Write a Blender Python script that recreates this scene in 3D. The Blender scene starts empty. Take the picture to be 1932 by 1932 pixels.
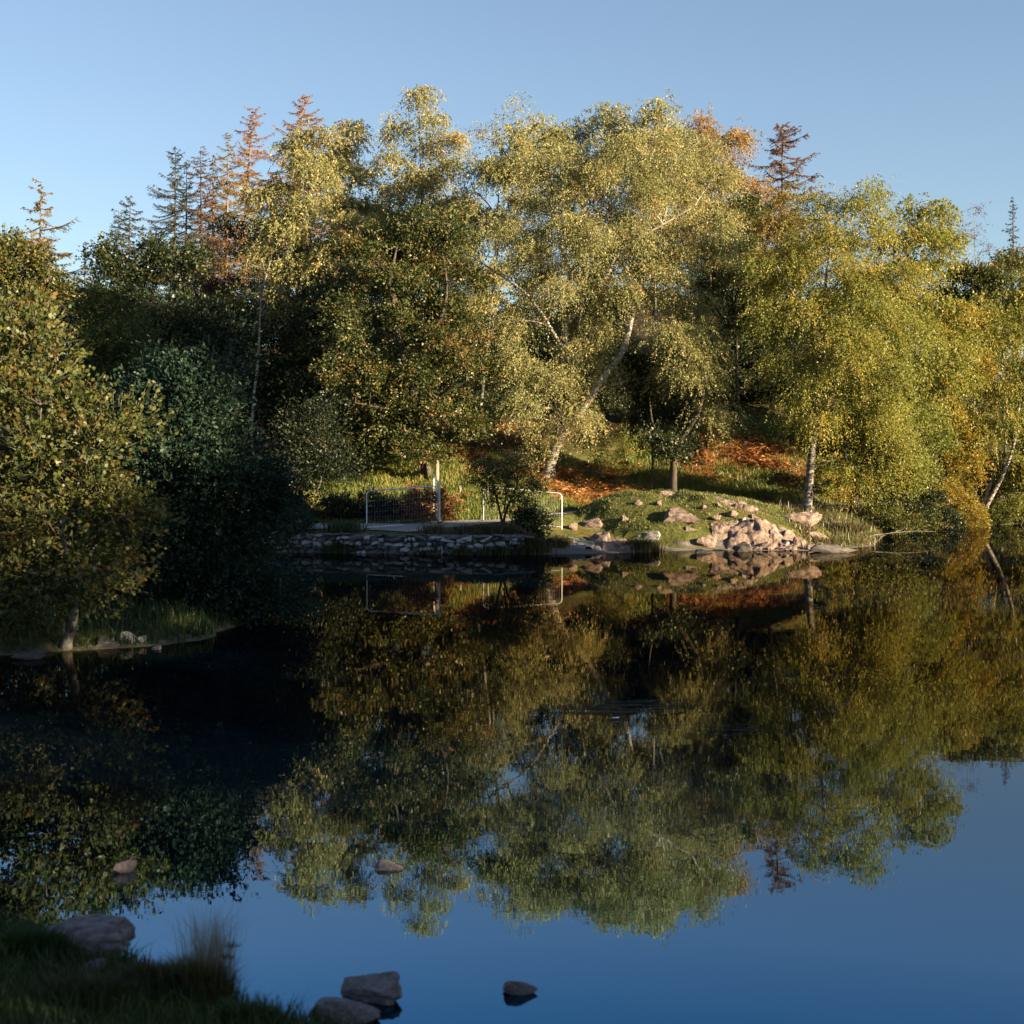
import bpy, bmesh, math
import numpy as np
from mathutils import Vector, Matrix

# ------------------------------------------------------------------ camera, sky, sun, exposure
SC = bpy.context.scene
COL = SC.collection
PI = math.pi
F, W = 2817.0, 1932.0
CAMZ = 4.9
PITCH = math.atan(106.0 / F)
cam_d = bpy.data.cameras.new('camera')
cam = bpy.data.objects.new('camera', cam_d)
COL.objects.link(cam)
cam.location = (0, 0, CAMZ)
cam.rotation_euler = (PI / 2 - PITCH, 0, 0)
cam_d.sensor_width = 36
cam_d.lens = 36 * F / W
cam_d.clip_start = 0.5
cam_d.clip_end = 4000
cam_d.dof.use_dof = True
cam_d.dof.focus_distance = 86
cam_d.dof.aperture_fstop = 2.0
SC.camera = cam

SUN_EL = math.radians(15.0)
SUN_AZ = math.radians(118.0)          # clockwise from +Y: to the right and behind the camera
world = bpy.data.worlds.new('World')
SC.world = world
world.use_nodes = True
wn, wl = world.node_tree.nodes, world.node_tree.links
wn.clear()
w_out = wn.new('ShaderNodeOutputWorld')
w_bg = wn.new('ShaderNodeBackground')
w_sky = wn.new('ShaderNodeTexSky')
w_sky.sky_type = 'NISHITA'
w_sky.sun_disc = False
w_sky.sun_elevation = SUN_EL
w_sky.sun_rotation = SUN_AZ
w_sky.air_density = 1.0
w_sky.dust_density = 0.3
w_sky.ozone_density = 3.0
w_bg.inputs['Strength'].default_value = 0.040
w_hs = wn.new('ShaderNodeHueSaturation')
w_hs.inputs['Saturation'].default_value = 0.86
wl.new(w_sky.outputs[0], w_hs.inputs['Color'])
wl.new(w_hs.outputs[0], w_bg.inputs[0])
wl.new(w_bg.outputs[0], w_out.inputs[0])

sun_d = bpy.data.lights.new('sun', 'SUN')
sun_d.energy = 5.0
sun_d.angle = math.radians(0.5)
sun_d.color = (1.0, 0.79, 0.49)
sun = bpy.data.objects.new('sun', sun_d)
COL.objects.link(sun)
SVEC = Vector((math.sin(SUN_AZ) * math.cos(SUN_EL), math.cos(SUN_AZ) * math.cos(SUN_EL), math.sin(SUN_EL)))
sun.rotation_euler = SVEC.to_track_quat('Z', 'Y').to_euler()

vs = SC.view_settings
SC.display_settings.display_device = 'sRGB'
vs.view_transform = 'Standard'
vs.look = 'None'
vs.gamma = 1
vs.use_curve_mapping = False
vs.exposure = 2.22
SC.cycles.max_bounces = 6
SC.cycles.diffuse_bounces = 2
SC.cycles.glossy_bounces = 3
SC.cycles.transmission_bounces = 3
SC.cycles.transparent_max_bounces = 4
SC.cycles.caustics_reflective = False
SC.cycles.caustics_refractive = False
SC.cycles.use_denoising = True

RNG = np.random.default_rng(7)

# ------------------------------------------------------------------ projection helpers (1932 px scale)
CP, SP = math.cos(PITCH), math.sin(PITCH)


def ray(px, py):
    u, v = (px - 966) / F, (py - 966) / F
    return np.array([u, CP - v * SP, -SP - v * CP])


def at(px, py, Y):
    d = ray(px, py)
    return np.array([0, 0, CAMZ]) + d * (Y / d[1])


# ------------------------------------------------------------------ noise
def _hash(ix, iy, s):
    n = (ix * 374761393 + iy * 668265263 + s * 2246822519) & 0xFFFFFFFF
    n = ((n ^ (n >> 13)) * 1274126177) & 0xFFFFFFFF
    return ((n ^ (n >> 16)) & 0xFFFF) / 65535.0


def vnoise(x, y, s=0):
    x, y = np.asarray(x, float), np.asarray(y, float)
    ix, iy = np.floor(x).astype(np.int64), np.floor(y).astype(np.int64)
    fx, fy = x - ix, y - iy
    fx, fy = fx * fx * (3 - 2 * fx), fy * fy * (3 - 2 * fy)
    a, b = _hash(ix, iy, s), _hash(ix + 1, iy, s)
    c, d = _hash(ix, iy + 1, s), _hash(ix + 1, iy + 1, s)
    return (a + (b - a) * fx) * (1 - fy) + (c + (d - c) * fx) * fy - 0.5


def fbm(x, y, s=0, o=3):
    r = 0
    for i in range(o):
        r = r + vnoise(np.asarray(x) * 2 ** i, np.asarray(y) * 2 ** i, s + i) / 2 ** i
    return r


# ------------------------------------------------------------------ terrain
SX = [-400, -60, -30, -16, -2, 4, 9.3, 16.2, 19.7, 23, 27, 32.5, 38, 60, 200, 600]
SY = [95, 88, 79, 76.7, 73.6, 74.6, 77.5, 77.0, 81, 92, 98.6, 104, 109, 125, 190, 400]
PX = [-400, -40, -15, -5, -1, 3, 7, 12, 20, 28, 40, 200, 600]
PY = [100, 84, 79.5, 77.6, 79.6, 84.5, 90.5, 95, 95.5, 104, 117, 200, 420]
HX = [-500, -120, -75, -40, 20, 45, 75, 130, 500]
HH = [10, 16, 21, 36, 36, 25, 17, 14, 10]
LX = [-60, -10, 5, 12, 25, 45]
LS = [.20, .22, .24, .42, .42, .25]
KN = (10.3, 84.2, 7.4, 6.2, 2.65)       # the grassy knoll


def hfar(x, y):
    ys = np.interp(x, SX, SY)
    yp = np.interp(x, PX, PY)
    d = y - ys
    e = y - (yp + 1.7)
    wallf = np.clip((1.6 - x) / 1.5, 0, 1)
    zb = np.clip(d / np.maximum(yp - 1.7 - ys, 1.2), 0, 1)
    z_nat = 1.35 * zb ** 1.2
    z_wall = np.clip((d - 0.32) / 0.15, 0, 1) * 1.0 + 0.06 * np.clip(d - .5, 0, 4)
    z = z_nat * (1 - wallf) + z_wall * wallf
    pz = np.clip((x + 5) / 10, 0, 1) * 0.35
    z = z + pz * zb
    H = np.interp(x * 200 / np.maximum(y, 100), HX, HH)
    s = np.interp(x, LX, LS)
    ee = np.maximum(e, 0)
    ee = ee * ee / (ee + 1.5)
    z = z + H * (1 - np.exp(-s * ee / H))
    z = z + np.clip(e / 10, 0, 1) * fbm(x / 7, y / 7, 3) * 1.2 + np.clip(e / 2, 0, 1) * fbm(x / 1.6, y / 1.6, 8) * .3
    kx, ky, ka, kb, kh = KN
    xx = x + (y - ky) * 0.12
    r2 = ((xx - kx) / ka) ** 2 + ((y - ky) / kb) ** 2
    r2 = r2 + fbm(x / 2.2, y / 2.2, 11) * .22
    kn = kh * np.clip(1 - r2, 0, 1) ** 0.75 * (1 - 0.028 * (x - kx))
    kn = kn + np.clip(kn, 0, .5) * fbm(x / 1.1, y / 1.1, 21) * 0.55
    z = np.where(kn > 0.02, np.maximum(z * .5 + kn * .92, z), z)
    return np.where(d > 0, z, np.maximum(d * .35, -3.0))


def hgt(x, y):
    x, y = np.asarray(x, float), np.asarray(y, float)
    z = hfar(x, y)
    r = np.sqrt(((x + 24) / 16) ** 2 + ((y - 45) / 13) ** 2) + fbm(x / 3, y / 3, 5) * .12
    dl = (1 - r) * 13
    z = np.maximum(z, np.where(dl > 0, .3 * np.clip(dl, 0, 1.2) + .06 * dl, np.maximum(dl * .4, -3)))
    dc = (12.75 + 0.75 * (-1.86 - np.clip(x, -60, 3))) - y + fbm(x / 1.2, y / 1.2, 6) * .5
    zc = np.where(dc > 0, np.minimum(.25 * np.clip(dc, 0, .8) + 3.1 * (np.clip(dc, 0, 13) / 12.5) ** 1.5, 3.4), np.maximum(dc * .25, -3))
    z = np.maximum(z, np.where(y < 60, zc, -3))
    dr = x - (0.45 * y + 14)
    z = np.maximum(z, np.where(y < 92, np.where(dr > 0, .1 * dr, np.maximum(dr * .3, -3)), -3))
    return z


def H1(x, y):
    return float(hgt(np.array([x]), np.array([y]))[0])


def gp(px, py, y0=8.0, y1=320.0):
    """where the sight line through a photo pixel meets the ground or water"""
    d = ray(px, py)
    Y = np.arange(y0, y1, 0.1)
    X = d[0] / d[1] * Y
    Z = CAMZ + d[2] / d[1] * Y
    hh = np.maximum(hgt(X, Y), 0)
    k = np.nonzero(hh >= Z)[0]
    i = k[0] if len(k) else len(Y) - 1
    return np.array([X[i], Y[i], hh[i]])


# ------------------------------------------------------------------ mesh helpers
def mesh(name, V, faces, mat=None, smooth=False, tint=None):
    V = np.asarray(V, np.float32).reshape(-1, 3)
    if not isinstance(faces, list):
        faces = [faces]
    faces = [np.asarray(f, np.int32) for f in faces if len(f)]
    me = bpy.data.meshes.new(name)
    me.vertices.add(len(V))
    me.vertices.foreach_set('co', V.ravel())
    tot = np.concatenate([np.full(len(f), f.shape[1], np.int32) for f in faces])
    loops = np.concatenate([f.ravel() for f in faces])
    me.loops.add(len(loops))
    me.loops.foreach_set('vertex_index', loops)
    me.polygons.add(len(tot))
    me.polygons.foreach_set('loop_start', np.concatenate([[0], np.cumsum(tot)[:-1]]).astype(np.int32))
    if smooth:
        me.polygons.foreach_set('use_smooth', np.ones(len(tot), bool))
    if tint is not None:
        a = me.attributes.new('tint', 'FLOAT', 'POINT')
        a.data.foreach_set('value', np.asarray(tint, np.float32))
    me.update(calc_edges=True)
    if mat:
        me.materials.append(mat)
    return me


def link(name, data, parent=None, loc=None):
    o = bpy.data.objects.new(name, data)
    COL.objects.link(o)
    if parent:
        o.parent = parent
    if loc is not None:
        o.location = loc
    return o


def tag(o, label=None, cat=None, group=None, kind=None):
    if label:
        o['label'] = label
    if cat:
        o['category'] = cat
    if group:
        o['group'] = group
    if kind:
        o['kind'] = kind
    return o


class Tubes:
    def __init__(s):
        s.V, s.Q, s.n = [], [], 0

    def add(s, P, R, k=6, ref=None):
        P = np.asarray(P, float)
        R = np.asarray(R, float)
        n = len(P)
        T = np.gradient(P, axis=0)
        T /= np.linalg.norm(T, axis=1)[:, None] + 1e-9
        if ref is None:
            ref = np.array([0, 0, 1.0]) if abs(T[:, 2]).mean() < .75 else np.array([1.0, 0, 0])
        A = np.cross(T, ref)
        A /= np.linalg.norm(A, axis=1)[:, None] + 1e-9
        B = np.cross(T, A)
        th = np.arange(k) * 2 * PI / k
        ring = P[:, None] + R[:, None, None] * (np.cos(th)[None, :, None] * A[:, None] + np.sin(th)[None, :, None] * B[:, None])
        s.V.append(ring.reshape(-1, 3))
        i = np.arange(n - 1)[:, None] * k
        j = np.arange(k)[None, :]
        j2 = (j + 1) % k
        q = np.stack([i + j, i + j2, i + k + j2, i + k + j], -1).reshape(-1, 4) + s.n
        s.Q.append(q)
        s.n += n * k

    def mesh(s, name, mat, org=(0, 0, 0)):
        return mesh(name, np.concatenate(s.V) - np.asarray(org), np.concatenate(s.Q), mat, True)


def unit(a):
    return a / (np.linalg.norm(a, axis=-1, keepdims=True) + 1e-9)


def spline(P, n):
    """smooth resample of a polyline"""
    P = np.asarray(P, float)
    if len(P) == 2:
        t = np.linspace(0, 1, n)[:, None]
        return P[0] * (1 - t) + P[1] * t
    Q = np.concatenate([[2 * P[0] - P[1]], P, [2 * P[-1] - P[-2]]])
    out = []
    for t in np.linspace(0, len(P) - 1 - 1e-6, n):
        i = int(t)
        f = t - i
        p0, p1, p2, p3 = Q[i], Q[i + 1], Q[i + 2], Q[i + 3]
        out.append(.5 * (2 * p1 + (p2 - p0) * f + (2 * p0 - 5 * p1 + 4 * p2 - p3) * f * f + (3 * p1 - p0 - 3 * p2 + p3) * f ** 3))
    return np.array(out)


# ------------------------------------------------------------------ materials
def nmat(name):
    m = bpy.data.materials.new(name)
    m.use_nodes = True
    n, l = m.node_tree.nodes, m.node_tree.links
    n.clear()
    o = n.new('ShaderNodeOutputMaterial')
    return m, n, l, o


def ramp(n, stops):
    r = n.new('ShaderNodeValToRGB')
    e = r.color_ramp.elements
    while len(e) < len(stops):
        e.new(.5)
    for el, (p, c) in zip(e, stops):
        el.position = p
        el.color = (*c, 1)
    return r


def leaf_mat(name, stops, trans=.35, gloss=.03, k=1.0):
    stops = [(p_, tuple(min(.9, v * k) for v in c_)) for p_, c_ in stops]   # reflected plus transmitted share
    m, n, l, o = nmat(name)
    a = n.new('ShaderNodeAttribute')
    a.attribute_name = 'tint'
    r = ramp(n, stops)
    l.new(a.outputs['Fac'], r.inputs[0])
    d = n.new('ShaderNodeBsdfDiffuse')
    t = n.new('ShaderNodeBsdfTranslucent')
    g = n.new('ShaderNodeBsdfGlossy')
    g.inputs['Roughness'].default_value = .45
    l.new(r.outputs[0], d.inputs[0])
    l.new(r.outputs[0], t.inputs[0])
    m1 = n.new('ShaderNodeMixShader')
    m1.inputs[0].default_value = trans
    l.new(d.outputs[0], m1.inputs[1])
    l.new(t.outputs[0], m1.inputs[2])
    m2 = n.new('ShaderNodeMixShader')
    m2.inputs[0].default_value = gloss
    l.new(m1.outputs[0], m2.inputs[1])
    l.new(g.outputs[0], m2.inputs[2])
    l.new(m2.outputs[0], o.inputs[0])
    return m


def surf_mat(name, stops, scale=(3, 3, 3), detail=5, rough=.9, bump=.3, bdist=.05, coord='Object', dist=0, spec=.3, bscale=None):
    m, n, l, o = nmat(name)
    p = n.new('ShaderNodeBsdfPrincipled')
    p.inputs['Roughness'].default_value = rough
    p.inputs['Specular IOR Level'].default_value = spec
    tc = n.new('ShaderNodeTexCoord')
    mp = n.new('ShaderNodeMapping')
    mp.inputs['Scale'].default_value = scale
    l.new(tc.outputs[coord], mp.inputs[0])
    nz = n.new('ShaderNodeTexNoise')
    nz.inputs['Scale'].default_value = 1
    nz.inputs['Detail'].default_value = detail
    nz.inputs['Roughness'].default_value = .65
    nz.inputs['Distortion'].default_value = dist
    l.new(mp.outputs[0], nz.inputs['Vector'])
    r = ramp(n, stops)
    l.new(nz.outputs[0], r.inputs[0])
    l.new(r.outputs[0], p.inputs['Base Color'])
    b = n.new('ShaderNodeBump')
    b.inputs['Strength'].default_value = bump
    b.inputs['Distance'].default_value = bdist
    nb = nz
    if bscale:
        nb = n.new('ShaderNodeTexNoise')
        nb.inputs['Scale'].default_value = bscale
        nb.inputs['Detail'].default_value = 6
        l.new(tc.outputs[coord], nb.inputs['Vector'])
    l.new(nb.outputs[0], b.inputs['Height'])
    l.new(b.outputs[0], p.inputs['Normal'])
    l.new(p.outputs[0], o.inputs[0])
    return m


M = {}
M['birch'] = leaf_mat('birch_leaf', [(0, (.062, .072, .026)), (.45, (.115, .112, .045)), (.8, (.15, .135, .058)), (1, (.2, .13, .05))], .42, .02, 2.2)
M['birch_yellow'] = leaf_mat('yellow_birch_leaf', [(0, (.06, .075, .014)), (.45, (.108, .112, .024)), (.8, (.15, .13, .026)), (1, (.2, .13, .02))], .42, .02, 1.9)
M['gold'] = leaf_mat('golden_leaf', [(0, (.085, .08, .014)), (.5, (.145, .115, .018)), (1, (.2, .115, .018))], .42, .02, 1.6)
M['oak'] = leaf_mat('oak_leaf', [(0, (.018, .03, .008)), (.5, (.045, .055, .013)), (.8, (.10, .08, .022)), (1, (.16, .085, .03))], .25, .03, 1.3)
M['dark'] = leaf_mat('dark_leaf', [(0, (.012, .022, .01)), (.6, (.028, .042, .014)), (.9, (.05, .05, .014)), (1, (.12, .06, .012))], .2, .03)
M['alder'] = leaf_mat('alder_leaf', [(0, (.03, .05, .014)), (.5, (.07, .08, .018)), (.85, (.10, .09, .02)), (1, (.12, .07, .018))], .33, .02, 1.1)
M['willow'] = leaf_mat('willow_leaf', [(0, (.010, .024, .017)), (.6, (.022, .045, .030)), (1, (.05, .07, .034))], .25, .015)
M['larch'] = leaf_mat('larch_needle', [(0, (.10, .06, .025)), (.5, (.19, .095, .035)), (1, (.26, .13, .05))], .4, .01, 1.8)
M['larch_green'] = leaf_mat('green_larch_needle', [(0, (.07, .06, .02)), (.5, (.12, .095, .03)), (1, (.17, .11, .035))], .4, .01, 1.7)
M['tan'] = leaf_mat('tan_larch_needle', [(0, (.09, .065, .026)), (.5, (.16, .105, .045)), (1, (.22, .135, .06))], .4, .01, 1.9)
M['holly_shaded'] = leaf_mat('holly_leaf_shaded', [(0, (.008, .014, .008)), (.7, (.018, .026, .012)), (1, (.05, .045, .015))], .12, .02)  # leaf colour darkened to stand in for shade that nothing casts
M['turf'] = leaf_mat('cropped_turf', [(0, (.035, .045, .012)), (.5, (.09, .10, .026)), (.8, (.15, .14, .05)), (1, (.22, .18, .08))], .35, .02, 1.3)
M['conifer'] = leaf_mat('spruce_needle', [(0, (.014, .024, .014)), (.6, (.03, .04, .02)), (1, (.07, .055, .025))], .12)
M['conifer_red'] = leaf_mat('rusty_needle', [(0, (.05, .03, .02)), (.5, (.12, .06, .035)), (1, (.18, .085, .045))], .35, .01, 1.4)
M['rust'] = leaf_mat('rust_leaf', [(0, (.05, .022, .012)), (.5, (.09, .04, .016)), (1, (.15, .06, .02))], .3)
M['rust_bright'] = leaf_mat('rusty_bush_leaf', [(0, (.06, .022, .010)), (.5, (.14, .05, .016)), (1, (.22, .09, .03))], .35)
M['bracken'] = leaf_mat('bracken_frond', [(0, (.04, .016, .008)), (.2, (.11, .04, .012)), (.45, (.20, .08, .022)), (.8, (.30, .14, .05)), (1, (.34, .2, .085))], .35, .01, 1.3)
M['grass'] = leaf_mat('grass_blade', [(0, (.03, .045, .01)), (.5, (.08, .098, .018)), (.8, (.14, .145, .03)), (1, (.22, .17, .06))], .35, .02, 1.5)
M['reed'] = leaf_mat('dry_grass_blade', [(0, (.03, .035, .012)), (.5, (.08, .07, .025)), (1, (.2, .15, .07))], .3)
M['straw'] = leaf_mat('straw_stalk', [(0, (.16, .13, .08)), (1, (.38, .32, .22))], .3)
M['weed'] = surf_mat('water_weed_strand', [(.3, (.03, .03, .02)), (.7, (.075, .075, .05))], (3, 3, 3), 3, .5, .1, .01)
M['bank_grass'] = leaf_mat('bank_grass_blade', [(0, (.012, .03, .008)), (.6, (.03, .06, .014)), (1, (.07, .085, .025))], .25)
M['bark_birch'] = surf_mat('birch_bark', [(.38, (.025, .022, .02)), (.5, (.11, .10, .09)), (.66, (.34, .31, .28))], (1.2, 1.2, 5), 4, .8, .3, .03)
M['bark_pale'] = surf_mat('pale_birch_bark', [(.34, (.04, .034, .03)), (.46, (.17, .15, .13)), (.66, (.42, .38, .33))], (1.5, 1.5, 6), 4, .8, .3, .03)
M['bark'] = surf_mat('dark_bark', [(.3, (.025, .02, .016)), (.6, (.07, .055, .042)), (.8, (.13, .11, .085))], (5, 5, 1.2), 5, .9, .6, .05)
M['bark_larch'] = surf_mat('larch_bark', [(.3, (.09, .055, .035)), (.6, (.2, .125, .075)), (.8, (.3, .2, .13))], (5, 5, 1.2), 5, .9, .5, .04)
M['bark_lichen'] = surf_mat('lichen_bark', [(.35, (.03, .028, .024)), (.55, (.13, .12, .105)), (.7, (.34, .33, .30))], (6, 6, 3), 5, .9, .5, .03)
M['rock'] = surf_mat('pink_rock', [(.3, (.035, .03, .026)), (.42, (.10, .075, .062)), (.52, (.19, .135, .112)), (.62, (.25, .185, .155)), (.72, (.38, .33, .29))], (3.2, 3.2, 3.2), 9, .9, .9, .12)
M['rock_grey'] = surf_mat('grey_rock', [(.3, (.06, .06, .065)), (.5, (.2, .19, .19)), (.7, (.36, .34, .33))], (3, 3, 3), 9, .85, .7, .06)
M['rock_wet'] = surf_mat('wet_rock', [(.3, (.025, .024, .025)), (.55, (.075, .065, .06)), (.75, (.16, .13, .11))], (3, 3, 3), 8, .45, .7, .06)
M['rock_fore'] = surf_mat('foreground_rock', [(.3, (.06, .05, .05)), (.5, (.15, .125, .125)), (.66, (.24, .2, .2)), (.8, (.36, .33, .33))], (5, 5, 5), 10, .85, .8, .04)
M['stone_pale'] = surf_mat('pale_wall_stone', [(.3, (.14, .14, .15)), (.5, (.32, .31, .31)), (.7, (.52, .5, .49))], (4, 4, 4), 8, .9, .6, .03)
M['stone_dark'] = surf_mat('dark_wall_stone', [(.3, (.03, .03, .032)), (.5, (.09, .088, .09)), (.7, (.2, .19, .19))], (4, 4, 4), 8, .9, .6, .03)
M['gravel'] = surf_mat('gravel_path', [(.3, (.13, .12, .115)), (.55, (.27, .255, .245)), (.75, (.4, .38, .37))], (9, 9, 9), 8, .95, .5, .03)
M['beach'] = surf_mat('shingle_beach', [(.3, (.05, .045, .042)), (.55, (.13, .115, .108)), (.75, (.25, .225, .21))], (12, 12, 12), 8, .9, .7, .03)
M['zinc'] = surf_mat('galvanised_steel', [(.3, (.5, .52, .55)), (.7, (.66, .68, .72))], (8, 8, 8), 3, .5, .05, .01, spec=.5)
M['timber'] = surf_mat('weathered_timber', [(.3, (.12, .10, .085)), (.7, (.3, .26, .22))], (8, 8, 1.5), 4, .9, .4, .02)
M['white'] = surf_mat('white_paint', [(.3, (.7, .7, .72)), (.7, (.82, .82, .82))], (5, 5, 5), 2, .5, .05, .01)


def plain(name, c, rough=.8):
    return surf_mat(name, [(.3, tuple(v * .8 for v in c)), (.7, c)], (20, 20, 20), 2, rough, .1, .01)


# ------------------------------------------------------------------ the ground sheet, path, water
gx = np.unique(np.concatenate([np.linspace(-700, -120, 24), np.linspace(-120, -30, 46), np.linspace(-30, 45, 170), np.linspace(45, 130, 50), np.linspace(130, 700, 24)]))
gy = np.unique(np.concatenate([np.linspace(-120, 0, 14), np.linspace(0, 11, 16), np.linspace(11, 17, 40), np.linspace(17, 70, 60), np.linspace(70, 112, 125), np.linspace(112, 240, 70), np.linspace(240, 1200, 30)]))
GX, GY = np.meshgrid(gx, gy)
GZ = hgt(GX, GY)
nx, ny = len(gx), len(gy)
idx = (np.arange(ny - 1)[:, None] * nx + np.arange(nx - 1)[None, :]).ravel()
quads = np.stack([idx, idx + 1, idx + nx + 1, idx + nx], -1)


def bracken_mask(x, y):
    """1 where bracken has taken over the slope"""
    b = fbm(x / 3.2, y / 3.2, 31) + .5 * fbm(x / 1.1, y / 1.1, 35)
    zone = np.maximum(np.exp(-((x - 5) / 4.2) ** 2 - ((y - 94.5) / 6) ** 2) * 1.7,
                      np.exp(-((x - 16.5) / 7.5) ** 2 - ((y - 108) / 9.5) ** 2) * 1.0)
    zone = np.maximum(zone, np.exp(-((x + 4.6) / 1.2) ** 2 - ((y - 83.5) / 2.0) ** 2) * 1.6)
    zone = np.maximum(zone, .42 * np.clip((y - 88) / 6, 0, 1) * np.clip((2 - x) / 4, 0, 1))
    return np.clip((zone + b * 1.1 - .42) * 1.7, 0, 1)


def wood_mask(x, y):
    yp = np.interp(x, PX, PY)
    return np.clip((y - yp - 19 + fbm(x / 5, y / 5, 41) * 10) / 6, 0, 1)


mg, n, l, o = nmat('hillside_ground')
p = n.new('ShaderNodeBsdfPrincipled')
p.inputs['Roughness'].default_value = .95
p.inputs['Specular IOR Level'].default_value = .15
tc = n.new('ShaderNodeTexCoord')


def nz(scale, detail=6):
    q = n.new('ShaderNodeTexNoise')
    q.inputs['Scale'].default_value = scale
    q.inputs['Detail'].default_value = detail
    q.inputs['Roughness'].default_value = .7
    l.new(tc.outputs['Object'], q.inputs['Vector'])
    return q


g1 = ramp(n, [(.3, (.03, .04, .012)), (.5, (.075, .082, .02)), (.68, (.14, .125, .045))])
l.new(nz(1.3).outputs[0], g1.inputs[0])
g2 = ramp(n, [(.3, (.035, .016, .008)), (.5, (.13, .05, .014)), (.7, (.24, .10, .028))])
l.new(nz(2.5).outputs[0], g2.inputs[0])
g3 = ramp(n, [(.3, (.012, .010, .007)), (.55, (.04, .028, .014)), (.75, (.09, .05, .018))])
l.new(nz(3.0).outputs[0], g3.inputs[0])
g4 = ramp(n, [(.3, (.05, .045, .04)), (.6, (.13, .115, .105))])
l.new(nz(8.0).outputs[0], g4.inputs[0])
prev = g1
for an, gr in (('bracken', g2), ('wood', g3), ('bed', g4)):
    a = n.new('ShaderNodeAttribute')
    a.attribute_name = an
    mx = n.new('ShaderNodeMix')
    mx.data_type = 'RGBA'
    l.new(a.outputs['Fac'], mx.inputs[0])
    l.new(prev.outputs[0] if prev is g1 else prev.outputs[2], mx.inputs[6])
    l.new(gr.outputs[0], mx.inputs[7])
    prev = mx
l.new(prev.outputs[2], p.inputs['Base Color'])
b = n.new('ShaderNodeBump')
b.inputs['Strength'].default_value = .8
b.inputs['Distance'].default_value = .15
l.new(nz(4, 8).outputs[0], b.inputs['Height'])
l.new(b.outputs[0], p.inputs['Normal'])
l.new(p.outputs[0], o.inputs[0])
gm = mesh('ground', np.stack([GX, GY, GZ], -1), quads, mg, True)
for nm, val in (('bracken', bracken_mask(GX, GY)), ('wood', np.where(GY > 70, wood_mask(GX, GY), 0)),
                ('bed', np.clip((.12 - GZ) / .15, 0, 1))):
    a = gm.attributes.new(nm, 'FLOAT', 'POINT')
    a.data.foreach_set('value', val.ravel().astype(np.float32))
tag(link('ground', gm), 'grassy hillside and lake shore under the trees', None, kind='structure')


def strip(name, xs, ycf, half, mat, lift, label, across=7):
    V, nxs = [], len(xs)
    for x in xs:
        yc = ycf(x)
        for k in range(across):
            y = yc + (k / (across - 1) * 2 - 1) * half(x)
            V.append((x, y, 0))
    V = np.array(V)
    V[:, 2] = hgt(V[:, 0], V[:, 1])
    V[:, 2] = V[:, 2] + lift
    if name == 'beach':
        V[:, 2] = np.minimum(V[:, 2], .42)
    i = (np.arange(nxs - 1)[:, None] * across + np.arange(across - 1)[None]).ravel()
    return tag(link(name, mesh(name, V, np.stack([i, i + across, i + across + 1, i + 1], -1), mat, True)), label, kind='structure')


strip('path', np.arange(-30, 45, .25), lambda x: float(np.interp(x, PX, PY)) + .1 + .15 * math.sin(x * 1.3), lambda x: 1.35 + .15 * math.sin(x * 2.1) + .9 * math.exp(-((x + 4) / 4) ** 2), M['gravel'], .05, 'grey gravel path winding along the far shore')
strip('beach', np.arange(1.5, 17.5, .12), lambda x: float(np.interp(x, SX, SY)) + .55, lambda x: .95 + .2 * math.sin(x * 1.9), M['beach'], .03, 'narrow shingle beach below the grassy knoll', 19)

mw, n, l, o = nmat('lake_water')
p = n.new('ShaderNodeMixShader')
w_dif = n.new('ShaderNodeBsdfDiffuse')
w_dif.inputs[0].default_value = (.0004, .002, .005, 1)
w_glo = n.new('ShaderNodeBsdfGlossy')
w_glo.inputs['Roughness'].default_value = .004
w_lw = n.new('ShaderNodeLayerWeight')
w_fac = ramp(n, [(.55, (.33, .33, .33)), (.69, (.41, .41, .41)), (.77, (.31, .31, .31)), (.87, (.28, .28, .28)), (.93, (.36, .36, .36)), (1, (.95, .95, .95))])   # hand-set reflectance by viewing angle, not true Fresnel
w_tin = ramp(n, [(.61, (.12, .58, 1.0)), (.69, (.46, .75, 1.0)), (.80, (.76, .87, .98)), (.87, (1, .85, .55)), (1, (1, 1, 1))])  # tint painted into the reflection: blue looking down, amber towards grazing
l.new(w_lw.outputs['Facing'], w_fac.inputs[0])
l.new(w_lw.outputs['Facing'], w_tin.inputs[0])
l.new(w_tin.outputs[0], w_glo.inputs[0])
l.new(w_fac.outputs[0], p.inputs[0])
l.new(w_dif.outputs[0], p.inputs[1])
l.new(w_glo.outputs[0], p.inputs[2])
tc = n.new('ShaderNodeTexCoord')
hts = []
for sc_, amp in (((1.6, 2.6, 1), .0005), ((.35, .6, 1), .0014), ((6, 9, 1), .0001)):
    mp = n.new('ShaderNodeMapping')
    mp.inputs['Scale'].default_value = sc_
    l.new(tc.outputs['Object'], mp.inputs[0])
    q = n.new('ShaderNodeTexNoise')
    q.inputs['Scale'].default_value = 1
    q.inputs['Detail'].default_value = 2
    l.new(mp.outputs[0], q.inputs['Vector'])
    mu = n.new('ShaderNodeMath')
    mu.operation = 'MULTIPLY'
    mu.inputs[1].default_value = amp
    l.new(q.outputs[0], mu.inputs[0])
    hts.append(mu)
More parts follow.
